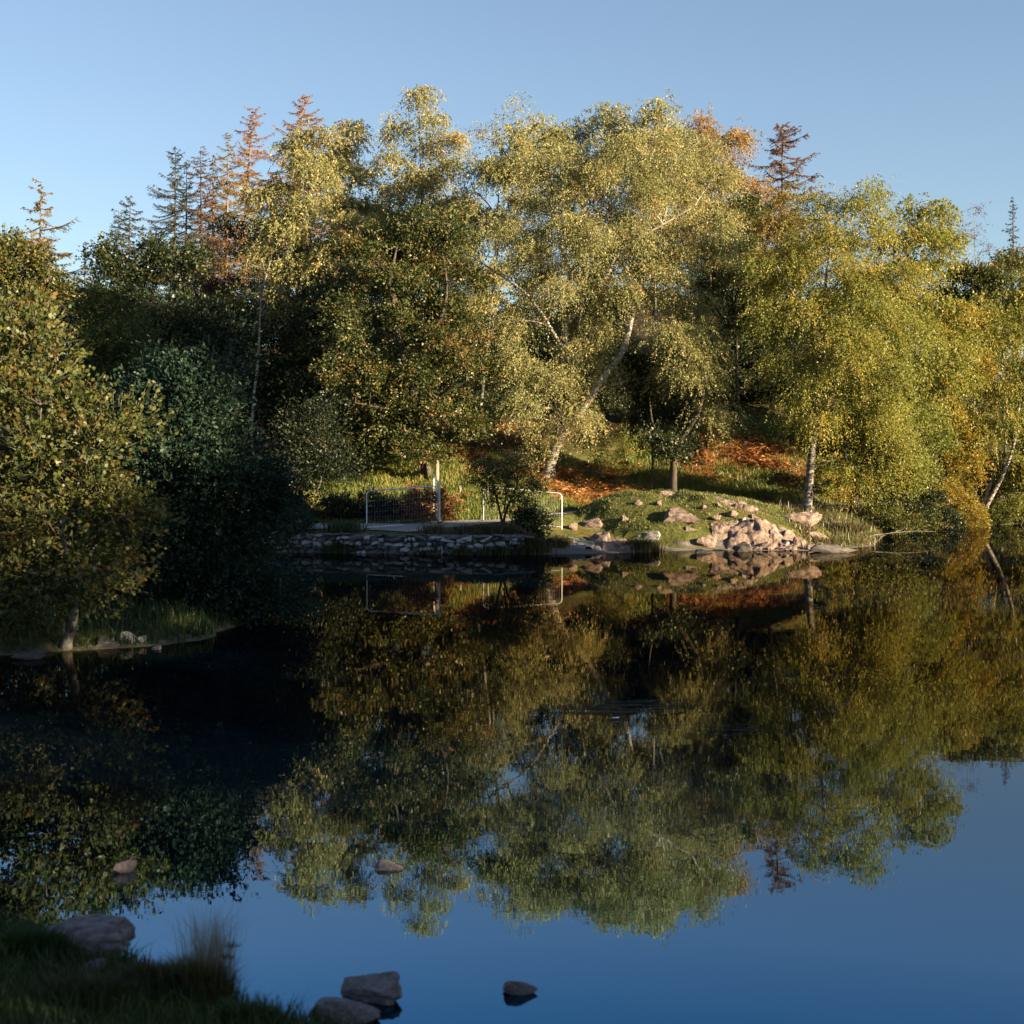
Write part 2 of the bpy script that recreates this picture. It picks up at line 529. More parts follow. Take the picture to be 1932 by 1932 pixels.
# calm and ruffled patches
mp = n.new('ShaderNodeMapping')
mp.inputs['Scale'].default_value = (.05, .12, 1)
l.new(tc.outputs['Object'], mp.inputs[0])
q = n.new('ShaderNodeTexNoise')
q.inputs['Scale'].default_value = 1
l.new(mp.outputs[0], q.inputs['Vector'])
pr = n.new('ShaderNodeMapRange')
pr.inputs[1].default_value = .4
pr.inputs[2].default_value = .65
pr.inputs[3].default_value = .5
pr.inputs[4].default_value = 1.3
l.new(q.outputs[0], pr.inputs[0])
ad = n.new('ShaderNodeMath')
ad.operation = 'ADD'
l.new(hts[0].outputs[0], ad.inputs[0])
l.new(hts[1].outputs[0], ad.inputs[1])
ad2 = n.new('ShaderNodeMath')
ad2.operation = 'ADD'
l.new(ad.outputs[0], ad2.inputs[0])
l.new(hts[2].outputs[0], ad2.inputs[1])
mu2 = n.new('ShaderNodeMath')
mu2.operation = 'MULTIPLY'
l.new(ad2.outputs[0], mu2.inputs[0])
l.new(pr.outputs[0], mu2.inputs[1])
b = n.new('ShaderNodeBump')
b.inputs['Strength'].default_value = 1
b.inputs['Distance'].default_value = 1.0
l.new(mu2.outputs[0], b.inputs['Height'])
l.new(b.outputs[0], w_glo.inputs['Normal'])
l.new(p.outputs[0], o.inputs[0])
wv = [(-700, -60, 0), (700, -60, 0), (700, 700, 0), (-700, 700, 0)]
tag(link('lake_water', mesh('lake_water', wv, [[(0, 1, 2, 3)]], mw)), 'still dark lake mirroring trees and sky', kind='structure')


# ------------------------------------------------------------------ leaves and trees
def leaf_quads(P, A, size, rng, ratio=.62, six=False, tri=False):
    n = len(P)
    G = rng.normal(size=(n, 3))
    B = unit(np.cross(A, G))
    s = (size * rng.uniform(.65, 1.35, n))[:, None]
    a, b = A * s * .5, B * s * .5 * ratio
    if tri:
        V = np.stack([P + a, P - .75 * a + b, P - .75 * a - b], 1)
        return V.reshape(-1, 3), np.arange(3 * n).reshape(-1, 3)
    if six:
        V = np.stack([P - a, P - .45 * a + .8 * b, P + .35 * a + b, P + a, P + .35 * a - b, P - .45 * a - .8 * b], 1)
        return V.reshape(-1, 3), np.arange(6 * n).reshape(-1, 6)
    V = np.stack([P - a, P + b + .15 * a, P + a, P - b + .15 * a], 1)
    return V.reshape(-1, 3), np.arange(4 * n).reshape(-1, 4)


def crown_points(ells, D, rng, spacing, nmax, shell=.45, depth=.8):
    """clump centres inside a union of ellipsoids given in photo pixels at distance D"""
    sc = D / F
    E = []
    for e in ells:
        cx, cy, rx, ry = e[:4]
        dd = e[4] if len(e) > 4 else 0
        c = at(cx, cy, D)
        c[1] += dd
        E.append((c, np.array([rx * sc, max(rx * sc * depth, min(1.2, rx * sc)), ry * sc])))
    vol = np.array([np.prod(e[1]) ** .8 for e in E])
    out = []
    pts = np.zeros((0, 3))
    per = 6
    nl = max(4, nmax // per)
    for k in rng.choice(len(E), nl * 14, p=vol / vol.sum()):
        c, r = E[k]
        g = unit(rng.normal(size=3))
        rad = shell + (1.04 - shell) * rng.random() ** .6
        q = c + g * r * rad
        if len(pts) and np.linalg.norm((pts - q) * [1, 1, .8], axis=1).min() < spacing * (1.35 + .9 * rng.random()):
            continue
        pts = np.vstack([pts, q])
        if len(pts) >= nl:
            break
    n_ = max(per, int(round(nmax / len(pts))))
    q = np.repeat(pts, n_, 0)
    size_ = np.repeat(rng.uniform(.6, 1.25, len(pts)), n_)[:, None]
    g = unit(rng.normal(size=q.shape)) * rng.random((len(q), 1)) ** .4
    return q + g * size_ * spacing * np.array([.85, .85, .75])


STY = {
    # strands per clump, leaves per strand, strand length, droop, leaf size, jitter, clump radius, leaf ratio
    'birch': (26, 16, 1.0, 1.0, .15, .06, .75, .6),
    'oak': (30, 9, .55, .12, .17, .12, .75, .7),
    'dark': (22, 8, .8, .2, .24, .15, .9, .7),
    'alder': (16, 9, .55, .05, .14, .05, .5, .75),
    'willow': (26, 11, .7, .25, .12, .06, .6, .5),
    'sparse': (10, 9, .9, .7, .13, .08, .7, .55),
    'shrub': (16, 8, .4, .1, .10, .05, .4, .6),
}


def make_tree(name, label, cat, base, stems, clumps, style, leafm, barkm, rng, r_base=.25, dens=1.0, size=None, tw=.012, group=None, tintv=.16, tint0=.5, twigs=False, six=False, limbs=True, k=6):
    """one tree: an Empty at its foot > trunk, limbs, crown"""
    base = np.asarray(base, float)
    S, Lf, sl, droop, ls, jit, cr, ratio = STY[style]
    if size:
        ls = size
    S = max(2, int(S * dens))
    root = link(name, None, None, base)
    tag(root, label, cat, group)
    # skeleton nodes
    N, par, isl = [], [], []
    stem_ids = []
    for si, (pts, r0, r1) in enumerate(stems):
        P = spline(pts, max(6, int(len(pts) * 4)))
        R = r0 + (r1 - r0) * np.linspace(0, 1, len(P)) ** .8
        if si == 0:
            R[0] *= 1.35
            R[1] *= 1.1
            P[0, 2] -= .25
        tb = Tubes()
        tb.add(P, R, 8 if r0 > .12 else 6)
        if si == 0:
            link('trunk', tb.mesh('trunk', barkm, base), root)
        else:
            link('limb', tb.mesh('limb', barkm, base), root)
        lo = 2 if si == 0 else 1
        for q in P[lo:]:
            N.append(q)
            par.append(-1)
    N = [np.array(q) for q in N]
    NA = np.array(N)
    n_stem = len(NA)
    # attach each clump to the nearest wood, preferring wood below it
    zmin = NA[:, 2].min()
    axis = NA.mean(0)
    order = np.argsort(np.linalg.norm(clumps[:, None] - NA[None], axis=2).min(1))
    paths = []
    par = list(range(-1, -1 - 1, -1)) * n_stem
    for ci in order:
        c = clumps[ci]
        d = NA - c
        dist = np.linalg.norm(d, axis=1)
        cost = dist + 1.1 * np.maximum(d[:, 2] + .35 * np.hypot(d[:, 0], d[:, 1]), 0)
        j = int(np.argmin(cost))
        a = NA[j]
        L = dist[j]
        m = max(2, min(6, int(L / .7) + 1))
        mid = a * .5 + c * .5 + np.array([0, 0, .16 * L]) + rng.normal(size=3) * .07 * L
        t = np.linspace(0, 1, m + 1)[1:, None]
        P = (1 - t) ** 2 * a + 2 * t * (1 - t) * mid + t * t * c
        i0 = len(NA)
        NA = np.vstack([NA, P])
        par.extend([j] + list(range(i0, i0 + m - 1)))
        paths.append((j, i0, m))
    cnt = np.ones(len(NA)) * .4
    cnt[:n_stem] = 0
    for i in range(len(NA) - 1, n_stem - 1, -1):
        if par[i] >= 0:
            cnt[par[i]] += cnt[i]
    tb = Tubes()
    for j, i0, m in paths:
        ids = list(range(i0, i0 + m))
        P = np.vstack([NA[j], NA[ids]])
        R = tw * np.sqrt(cnt[ids]) + .006
        R = np.concatenate([[R[0] * 1.15], R])
        tb.add(P, R, 4)
    # leaf strands
    K = len(clumps)
    n = K * S
    C = np.repeat(clumps, S, 0)
    off = rng.normal(size=(n, 3)) * np.array([1, 1, .7]) * cr * .6
    st = C + off
    out = C - axis
    out[:, 2] *= .5
    dirs = unit(off / cr + .5 * unit(out) + rng.normal(size=(n, 3)) * .3 + np.array([0, 0, .25 if droop < .5 else 0]))
    ln = sl * rng.uniform(.5, 1.3, n)
    t = (np.arange(Lf) + .5) / Lf
    P = st[:, None] + dirs[:, None] * (ln[:, None] * t[None])[..., None]
    P[..., 2] -= droop * ln[:, None] * t[None] ** 2
    T = np.repeat(dirs[:, None], Lf, 1).copy()
    T[..., 2] -= 2 * droop * t[None]
    if twigs:
        for q in range(0, n):
            tb.add(P[q][[0, Lf // 2, Lf - 1]], [.007, .005, .003], 3)
    P = (P + rng.normal(size=P.shape) * jit).reshape(-1, 3)
    T = unit(unit(T.reshape(-1, 3)) + rng.normal(size=P.shape) * .55)
    V, Q = leaf_quads(P, T, ls, rng, ratio, six, base[1] > 60)
    ct = np.repeat(rng.normal(size=K) * tintv, S * Lf) + np.repeat(rng.normal(size=n) * tintv * .6, Lf) + rng.normal(size=n * Lf) * tintv * .7 + tint0
    tint = np.repeat(np.clip(ct, 0, 1), Q.shape[1])
    if len(paths):
        tag(link('branches', tb.mesh('branches', barkm, base), root), kind='stuff')
    tag(link('crown', mesh('crown', V - base, Q, leafm, False, tint), root), kind='stuff')
    return root


def stem_px(pts, D, r0, r1, dy=None):
    """a stem traced through photo pixels at distance D, optionally drifting in depth"""
    P = [at(x, y, D + (0 if dy is None else dy * i / max(1, len(pts) - 1))) for i, (x, y) in enumerate(pts)]
    return (P, r0, r1)


def broadleaf(name, label, cat, bx, D, ells, style, leafm, bark, seed, spacing=1.1, nmax=150, r0=.22, lean=None, shell=.4, depth=.8, extra=None, base_py=None, **kw):
    """a tree standing on the ground at distance D below photo column bx"""
    rng = np.random.default_rng(seed)
    x = (bx - 966) / F * D * 1.0
    if base_py is not None:
        base = gp(bx, base_py)
        D = base[1]
    else:
        x = at(bx, 900, D)[0]
        base = np.array([x, D, max(H1(x, D), .02)])
    pts = crown_points(ells, D, rng, spacing, nmax, shell, depth)
    if extra is not None:
        stems = extra(D, base)
    else:
        top = min(ells, key=lambda e: e[1] - e[3])
        tp = at(top[0], top[1] - top[3] * .55, D)
        mid = base * .55 + tp * .45
        mid[:2] += rng.normal(size=2) * .35
        stems = [([base, base * .8 + mid * .2 + rng.normal(size=3) * .08, mid, tp], r0, r0 * .12)]
    return make_tree(name, label, cat, base, stems, pts, style, leafm, bark, rng, r0, **kw)


def copy_tree(src, loc, rz, s, label, group=None):
    r = src.copy()
    COL.objects.link(r)
    r.location = loc
    r.rotation_euler = (0, 0, rz)
    r.scale = s if hasattr(s, '__len__') else (s, s, s)
    r['label'] = label
    if group:
        r['group'] = group
    for c in list(src.children):
        d = c.copy()
        COL.objects.link(d)
        d.parent = r
    return r


# --- main weeping birch on the slope
def main_stems(D, base):
    b = [base, at(1041, 866, D), at(1056, 826, D - .2), at(1092, 782, D - .6), at(1136, 717, D - .9), at(1174, 663, D - 1), at(1192, 600, D - .8), at(1205, 530, D - .3), at(1240, 450, D), at(1265, 370, D + .3)]
    s2 = [at(1042, 866, D + .1), at(1047, 815, D + .5), at(1053, 750, D + .6), at(1062, 690, D + .5), at(1067, 620, D + .3), at(1077, 520, D), at(1100, 480, D - .4), at(1140, 370, D - .4), at(1165, 285, D)]
    s3 = [at(1077, 520, D), at(1061, 470, D - .6), at(1052, 425, D - 1), at(1040, 350, D - .8), at(1030, 290, D - .4)]
    s4 = [at(1068, 610, D + .3), at(1140, 526, D - 1.2), at(1172, 472, D - 1.6), at(1255, 421, D - 1.8), at(1310, 390, D - 1.5)]
    s5 = [at(1064, 660, D + .3), at(1000, 562, D - 1), at(930, 510, D - 1.5), at(885, 480, D - 1.6)]
    s6 = [at(1053, 770, D + .5), at(1014, 767, D - .6), at(974, 745, D - 1.4), at(938, 778, D - 1.8)]
    s7 = [at(1098, 485, D - .4), at(1158, 385, D - 1.5), at(1212, 310, D - 1.7), at(1235, 250, D - 1.2)]
    return [(b, .42, .05), (s2, .3, .04), (s3, .15, .03), (s4, .17, .03), (s5, .13, .03), (s6, .12, .03), (s7, .14, .03)]


broadleaf('birch_tree', 'tall pale weeping birch with leaning forked white trunk above the bracken', 'tree', 1034, 93,
          [(1150, 400, 175, 190), (1050, 470, 130, 150), (1270, 430, 115, 170), (1060, 640, 130, 110), (1210, 600, 140, 120), (985, 745, 80, 60, -1), (1080, 770, 75, 65, -1), (1330, 520, 70, 90), (930, 600, 55, 60)],
          'birch', M['birch'], M['bark_pale'], 11, spacing=1.0, nmax=400, extra=main_stems, base_py=900, shell=.5, depth=.7, dens=1.3, size=.125, tw=.016)


def mid_stems(D, base):
    b = [base, at(1271, 880, D), at(1272, 845, D), at(1296, 815, D), at(1322, 765, D - .3), at(1330, 690, D - .2), at(1320, 640, D)]
    s = [at(1272, 848, D), at(1250, 828, D + .4), at(1232, 800, D + .8), at(1225, 750, D + 1)]
    return [(b, .26, .05), (s, .15, .04)]


broadleaf('birch_tree', 'small drooping birch with dark forked trunk right behind the grassy knoll', 'tree', 1270, 93,
          [(1322, 700, 36, 60), (1335, 760, 20, 40), (1295, 660, 40, 40)], 'birch', M['birch'], M['bark'], 12, spacing=.8, nmax=60, extra=mid_stems, dens=1.0, size=.13)
broadleaf('holly_tree', 'dark green bushy tree in shade beside the small drooping birch', 'tree', 1228, 97,
          [(1232, 770, 52, 62), (1215, 700, 60, 50), (1262, 842, 36, 24, -4)], 'oak', M['dark'], M['bark'], 13, spacing=.8, nmax=80, r0=.16)


def right_stems(D, base):
    b = [base, at(1526, 925, D), at(1532, 850, D), at(1541, 785, D), at(1545, 700, D + .2), at(1551, 610, D), at(1562, 500, D - .1), at(1580, 400, D)]
    s2 = [at(1546, 690, D), at(1600, 600, D + .8), at(1650, 520, D + 1), at(1670, 470, D + 1)]
    s3 = [at(1548, 640, D), at(1500, 560, D - .7), at(1465, 500, D - 1)]
    s4 = [at(1543, 745, D), at(1610, 690, D - .8), at(1665, 650, D - 1)]
    return [(b, .33, .05), (s2, .14, .03), (s3, .13, .03), (s4, .13, .03)]


broadleaf('birch_tree', 'full yellow green birch on a straight speckled trunk beside the shore path', 'tree', 1522, 92,
          [(1585, 440, 80, 88), (1540, 520, 105, 100), (1625, 540, 85, 110), (1500, 600, 75, 90), (1595, 660, 110, 90), (1560, 745, 70, 50), (1650, 730, 75, 90), (1640, 840, 70, 60), (1690, 640, 50, 80)],
          'birch', M['birch_yellow'], M['bark_birch'], 14, spacing=1.0, nmax=300, extra=right_stems, base_py=965, shell=.5, depth=.75, dens=1.25, size=.125, tw=.015)
broadleaf('birch_tree', 'yellowing birch with rounded top behind the straight speckled trunk', 'tree', 1655, 104,
          [(1722, 470, 66, 80), (1745, 560, 70, 90), (1700, 560, 60, 90), (1740, 690, 80, 100), (1770, 640, 60, 90)],
          'birch', M['birch_yellow'], M['bark_birch'], 15, spacing=1.15, nmax=180, shell=.5, dens=.85, size=.17)
broadleaf('birch_tree', 'golden birch with wide drooping skirts on the right shore', 'tree', 1780, 106,
          [(1805, 660, 46, 85), (1790, 740, 55, 80), (1770, 830, 65, 60), (1810, 800, 35, 60)],
          'birch', M['gold'], M['bark_birch'], 16, spacing=1.1, nmax=130, shell=.45, dens=.9, size=.17)


def dark_trunk(D, base):
    return [([base, at(1615, 915, D), at(1622, 860, D), at(1650, 790, D + .5), at(1665, 730, D + .8)], .3, .06), ([at(1618, 900, D), at(1640, 865, D - .5), at(1665, 835, D - .8)], .11, .03)]


broadleaf('alder_tree', 'green tree with thick dark trunk standing at the water edge', 'tree', 1610, 92,
          [(1660, 860, 65, 55), (1700, 880, 60, 50), (1640, 800, 60, 50), (1720, 820, 50, 60)], 'oak', M['birch_yellow'], M['bark'], 17, spacing=.85, nmax=110, extra=dark_trunk, base_py=968, dens=.9, tint0=.3, size=.15)


def lean_stems(D, base):
    a = [base, at(1872, 935, D), at(1893, 895, D), at(1911, 845, D), at(1918, 800, D), at(1926, 745, D), at(1940, 660, D), at(1948, 590, D)]
    b_ = [at(1853, 962, D), at(1868, 915, D + .4), at(1880, 870, D + .5), at(1888, 810, D + .5), at(1898, 740, D + .5), at(1905, 660, D + .5)]
    c = [at(1849, 968, D), at(1838, 915, D + 1), at(1839, 865, D + 1), at(1845, 820, D + 1), at(1848, 760, D + 1)]
    return [(a, .19, .04), (b_, .15, .03), (c, .11, .03)]


broadleaf('birch_tree', 'cluster of slim white birch trunks leaning right over the water', 'tree', 1848, 106,
          [(1890, 690, 42, 95), (1935, 650, 50, 100), (1930, 770, 45, 60), (1860, 790, 30, 60), (1960, 800, 40, 100)], 'birch', M['birch_yellow'], M['bark_pale'], 18, spacing=1.0, nmax=120, extra=lean_stems, base_py=980, dens=.75, size=.15, shell=.3)

# --- the dark oak and its neighbours, left of the birch
def oak_stems(D, base):
    b = [base, at(790, 800, D), at(772, 720, D), at(752, 640, D - .5), at(744, 580, D - 1), at(736, 530, D - 1), at(750, 460, D - .5)]
    s2 = [at(772, 720, D), at(815, 640, D - .6), at(842, 560, D - .8), at(838, 490, D)]
    s3 = [at(782, 765, D), at(840, 740, D - 1.5), at(880, 720, D - 2)]
    s4 = [at(785, 790, D), at(720, 770, D - 1.5), at(670, 760, D - 2)]
    return [(b, .3, .07), (s2, .2, .05), (s3, .16, .04), (s4, .16, .04)]


broadleaf('oak_tree', 'broad dark oak with browning leaf clusters above the fence panel', 'tree', 805, 93,
          [(730, 500, 75, 75), (800, 490, 75, 80), (720, 600, 85, 75), (820, 610, 75, 90), (870, 680, 55, 70), (690, 700, 70, 70), (760, 720, 95, 70), (840, 780, 80, 50), (700, 800, 75, 45), (900, 790, 45, 40), (860, 560, 45, 60), (810, 835, 55, 24, -1), (760, 835, 50, 22, -1), (850, 830, 40, 24, -1)],
          'oak', M['oak'], M['bark'], 21, spacing=.95, nmax=330, extra=oak_stems, shell=.55, depth=.8, tint0=.45, tintv=.2, dens=.9)
broadleaf('holly_tree', 'small dense evergreen with short bare stem left of the grassy slope', 'tree', 597, 92,
          [(575, 830, 62, 55), (540, 870, 50, 45), (620, 860, 42, 40), (600, 800, 45, 40)], 'dark', M['holly_shaded'], M['bark_lichen'], 22, base_py=932, spacing=.8, nmax=90, r0=.12, size=.16)
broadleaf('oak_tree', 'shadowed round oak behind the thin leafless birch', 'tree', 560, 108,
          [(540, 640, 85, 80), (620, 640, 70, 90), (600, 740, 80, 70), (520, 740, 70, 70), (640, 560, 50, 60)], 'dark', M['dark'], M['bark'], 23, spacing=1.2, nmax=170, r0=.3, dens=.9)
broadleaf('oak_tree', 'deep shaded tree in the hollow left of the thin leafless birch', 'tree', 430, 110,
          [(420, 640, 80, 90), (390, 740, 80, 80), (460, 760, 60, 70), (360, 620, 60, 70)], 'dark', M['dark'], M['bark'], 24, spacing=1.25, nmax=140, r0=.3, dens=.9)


def snag_stems(D, base):
    b = [base, at(478, 760, D), at(486, 690, D), at(490, 620, D), at(493, 560, D), at(503, 515, D), at(512, 490, D)]
    s = [at(493, 565, D), at(500, 520, D - .2), at(496, 495, D - .2)]
    s2 = [at(491, 590, D), at(505, 565, D - .2), at(516, 550, D - .3)]
    s3 = [at(494, 555, D), at(484, 535, D - .2), at(478, 522, D - .2)]
    return [(b, .11, .03), (s, .05, .02), (s2, .04, .015), (s3, .04, .015)]


broadleaf('birch_tree', 'thin almost leafless birch stem standing white in the dark wood', 'tree', 474, 99,
          [(500, 530, 45, 50), (470, 545, 25, 30)], 'sparse', M['larch_green'], M['bark_pale'], 25, spacing=.8, nmax=32, extra=snag_stems, dens=.7)

# --- birches on the skyline
broadleaf('birch_tree', 'bushy silver green birch crowning the left shoulder of the wood', 'tree', 590, 115,
          [(575, 330, 60, 75), (545, 410, 60, 70), (610, 420, 70, 90), (580, 500, 80, 75), (635, 500, 45, 60), (545, 350, 40, 50)],
          'birch', M['birch'], M['bark_birch'], 31, spacing=1.2, nmax=190, shell=.45, dens=.85, size=.18)
broadleaf('birch_tree', 'light topped birch just right of the bushy silver green one', 'tree', 665, 123,
          [(655, 300, 42, 55), (690, 360, 45, 80), (660, 400, 50, 70), (700, 440, 55, 60)], 'birch', M['birch'], M['bark_birch'], 32, spacing=1.2, nmax=110, shell=.4, dens=.8, size=.17)
broadleaf('birch_tree', 'tallest feathery birch rising above the skyline over the oak', 'tree', 795, 121,
          [(790, 225, 32, 45), (785, 300, 60, 60), (830, 270, 38, 50), (755, 350, 50, 60), (815, 390, 70, 70), (860, 340, 30, 60), (770, 430, 70, 50)],
          'birch', M['birch'], M['bark_birch'], 33, spacing=1.2, nmax=165, shell=.4, dens=.75, size=.17, tint0=.6)
broadleaf('birch_tree', 'gauzy see-through birch with sky between its thin stems', 'tree', 925, 117,
          [(905, 250, 28, 35), (950, 235, 40, 35), (970, 290, 40, 50), (900, 320, 30, 50)], 'sparse', M['birch'], M['bark_birch'], 34, spacing=1.1, nmax=60, shell=.3, dens=.9, size=.15)
broadleaf('birch_tree', 'pale birch filling the gap between oak and weeping birch', 'tree', 900, 108,
          [(900, 440, 60, 70), (940, 380, 55, 60), (890, 520, 50, 55), (960, 330, 45, 60)], 'birch', M['birch'], M['bark_birch'], 35, spacing=1.15, nmax=110, shell=.4, dens=.85, size=.17)
broadleaf('birch_tree', 'high rounded birch behind the crown of the weeping birch', 'tree', 1060, 112,
          [(1035, 265, 55, 45), (1080, 300, 60, 70), (1150, 260, 50, 45), (1010, 320, 50, 70)], 'birch', M['birch'], M['bark_birch'], 36, spacing=1.2, nmax=110, shell=.4, dens=.8, size=.17)
broadleaf('birch_tree', 'fine twigged birch whose dome tops the skyline right of centre', 'tree', 1240, 110,
          [(1240, 250, 55, 45), (1250, 330, 70, 70), (1215, 280, 50, 60), (1290, 330, 45, 60)], 'birch', M['birch'], M['bark_birch'], 37, spacing=1.2, nmax=110, shell=.4, dens=.8, size=.17, tint0=.55)
broadleaf('larch_tree', 'tan autumn larch with soft rounded crown on the skyline', 'tree', 1345, 122,
          [(1345, 268, 42, 40), (1350, 325, 62, 55), (1335, 390, 60, 50), (1390, 345, 34, 55)], 'birch', M['tan'], M['bark_larch'], 38, spacing=1.1, nmax=140, shell=.3, dens=.8, size=.16)
broadleaf('oak_tree', 'green oak tucked below the tan larch', 'tree', 1395, 113,
          [(1390, 430, 45, 60), (1370, 500, 50, 60), (1410, 560, 50, 60)], 'oak', M['oak'], M['bark'], 39, spacing=1.0, nmax=90, tint0=.45)
broadleaf('larch_tree', 'olive tan larch with hanging branchlets under the leaning conifer', 'tree', 1455, 116,
          [(1450, 440, 60, 45), (1440, 500, 62, 45), (1480, 400, 45, 40)], 'birch', M['larch_green'], M['bark'], 40, spacing=1.1, nmax=85, dens=.7, size=.15)
broadleaf('oak_tree', 'dark tree in the gap between the weeping birch and the speckled trunk', 'tree', 1430, 118,
          [(1430, 620, 60, 70), (1400, 700, 70, 60), (1470, 700, 60, 70), (1450, 560, 60, 50)], 'dark', M['dark'], M['bark'], 41, spacing=1.25, nmax=110, r0=.25)
broadleaf('oak_tree', 'dark green round tree on the right skyline slope', 'tree', 1835, 128,
          [(1835, 555, 42, 52), (1870, 540, 36, 45), (1850, 620, 50, 50)], 'oak', M['oak'], M['bark'], 42, spacing=1.2, nmax=100, dens=.9, size=.22)
broadleaf('oak_tree', 'shaded tree against the right edge under the far spruce', 'tree', 1910, 140,
          [(1905, 515, 42, 45), (1935, 500, 40, 55), (1890, 580, 50, 50)], 'dark', M['oak'], M['bark'], 43, spacing=1.4, nmax=80, dens=.9)
broadleaf('birch_tree', 'light green birch below the shaded trees at the right edge', 'tree', 1890, 118,
          [(1885, 590, 45, 45), (1930, 600, 40, 50), (1860, 650, 35, 50)], 'birch', M['birch_yellow'], M['bark_birch'], 44, spacing=1.2, nmax=80, dens=.8, size=.18)
# --- left skyline
broadleaf('rowan_tree', 'rust brown bare looking tree below the left larches', 'tree', 380, 122,
          [(375, 500, 60, 55), (400, 560, 60, 60), (345, 540, 50, 50)], 'sparse', M['rust'], M['bark_birch'], 45, spacing=.95, nmax=120, shell=.3, dens=1.1)
broadleaf('oak_tree', 'dark domed tree under the left conifers', 'tree', 260, 112,
          [(250, 530, 62, 55), (310, 500, 55, 60), (280, 600, 70, 70), (220, 590, 50, 60)], 'dark', M['dark'], M['bark'], 46, spacing=1.25, nmax=130, dens=.9)
broadleaf('oak_tree', 'olive tree catching the sun at the left edge', 'tree', 20, 92,
          [(10, 500, 55, 50), (50, 560, 60, 45), (0, 580, 60, 60)], 'oak', M['oak'], M['bark'], 47, spacing=1.0, nmax=110, dens=.9, tint0=.6, size=.2)
broadleaf('oak_tree', 'dark tree in the low saddle at the left skyline', 'tree', 150, 128,
          [(130, 580, 55, 50), (180, 590, 50, 55), (100, 620, 60, 50)], 'dark', M['dark'], M['bark'], 48, spacing=1.3, nmax=80, dens=.9)


# ------------------------------------------------------------------ conifers
def conifer(name, label, bx, D, top_px, wid_px, leafm, seed, low=.25, dens=1.0, droop=.2, lean=0, size=.17, twig=True, len_pow=.52, cat='tree'):
    rng = np.random.default_rng(seed)
    top = at(top_px[0], top_px[1], D)
    x = at(bx, 900, D)[0]
    base = np.array([x, D, H1(x, D)])
    Hh = top[2] - base[2]
    root = tag(link(name, None, None, base), label, cat)
    mid = base * .5 + top * .5 + np.array([-lean * .4, 0, 0])
    P = spline([base - [0, 0, .3], mid, top], 14)
    tb = Tubes()
    bk = M['bark_larch'] if 'larch' in leafm.name else M['bark']
    tb.add(P, np.linspace(.012 * Hh, .02, 14), 7)
    link('trunk', tb.mesh('trunk', bk, base), root)
    wm = wid_px * 1.2 * D / F
    tb = Tubes()
    LV, LT = [], []
    nb = int(Hh * 5.0 * dens)
    for i in range(nb):
        f = low + (1 - low) * min(1, max(0, (i + rng.normal() * .8) / nb))
        fi = f * 13
        k = min(int(fi), 12)
        q = P[k] * (1 - (fi - k)) + P[k + 1] * (fi - k)
        az = i * 2.4 + rng.normal() * .9
        L = wm * (max(1 - f, .03) / (1 - low)) ** len_pow * rng.choice([.35, .6, .85, 1.0, 1.2]) * rng.uniform(.8, 1.1)
        d = np.array([math.cos(az), math.sin(az), 0])
        t = np.linspace(0, 1, 6)
        B = q + d * (L * t)[:, None]
        dz = rng.normal() * .2 + .25 * max(0, f - .75) / .25
        B[:, 2] += L * ((dz - droop) * t + droop * 1.3 * t * t * t)
        tb.add(B, np.linspace(.03 + .012 * L, .008, 6), 4)
        m = max(6, int(L * 18 * dens))
        tt = rng.uniform(.12, 1, m)
        bp = q + d * (L * tt)[:, None]
        bp[:, 2] += L * ((dz - droop) * tt + droop * 1.3 * tt ** 3)
        side = np.cross(d, [0, 0, 1.0])
        s = rng.choice([-1, 1], m)
        tl = (.3 + .22 * L) * rng.uniform(.3, 1.1, m) * (1 - .55 * tt)
        tdir = unit(side * s[:, None] + d * .7 + rng.normal(size=(m, 3)) * .25 + np.array([0, 0, -.55]))
        if twig:
            for a, b2, c in zip(bp[::2], tdir[::2], tl[::2]):
                tb.add(np.array([a, a + b2 * c]), [.012, .005], 3)
        for u in (.15, .35, .6, .8, 1.0):
            LV.append(bp + tdir * (tl * u)[:, None])
            LT.append(tdir)
    LV = np.concatenate(LV)
    LT = unit(np.concatenate(LT) + rng.normal(size=LV.shape) * .5)
    V, Q = leaf_quads(LV, LT, size, rng, .34, False, True)
    tint = np.repeat(np.clip(.5 + rng.normal(size=len(LV)) * .25, 0, 1), 3)
    tag(link('branches', tb.mesh('branches', bk, base), root), kind='stuff')
    tag(link('crown', mesh('crown', V - base, Q, leafm, False, tint), root), kind='stuff')
    return root


conifer('larch_tree', 'lone golden larch with bare spreading arms at the far left skyline', 72, 165, (78, 342), 92, M['larch_green'], 51, low=.45, dens=.5, droop=.15, size=.28, len_pow=.6)
conifer('larch_tree', 'orange larch with the highest tip on the left skyline', 566, 178, (572, 178), 80, M['larch'], 52, low=.3, dens=1.2, lean=1)
conifer('larch_tree', 'golden larch second highest, left of the orange one', 466, 176, (478, 205), 80, M['larch'], 53, low=.3, dens=1.15, lean=1.5)
conifer('larch_tree', 'slim tan larch between the golden larch and the dark conifer group', 424, 172, (432, 250), 52, M['larch_green'], 54, low=.35, dens=1.0)
conifer('spruce_tree', 'tallest dark bare conifer of the group on the left skyline', 332, 168, (331, 283), 67, M['conifer'], 55, low=.3, dens=1.1)
conifer('spruce_tree', 'thin dark conifer right beside the tallest of the group', 352, 172, (352, 300), 46, M['conifer'], 56, low=.35, dens=.9)
conifer('larch_tree', 'brownish dark larch with forked top in the conifer group', 385, 170, (378, 278), 59, M['conifer_red'], 57, low=.3, dens=1.0)
conifer('larch_tree', 'short brown larch behind the forked one', 403, 174, (402, 290), 46, M['larch_green'], 58, low=.35, dens=.9)
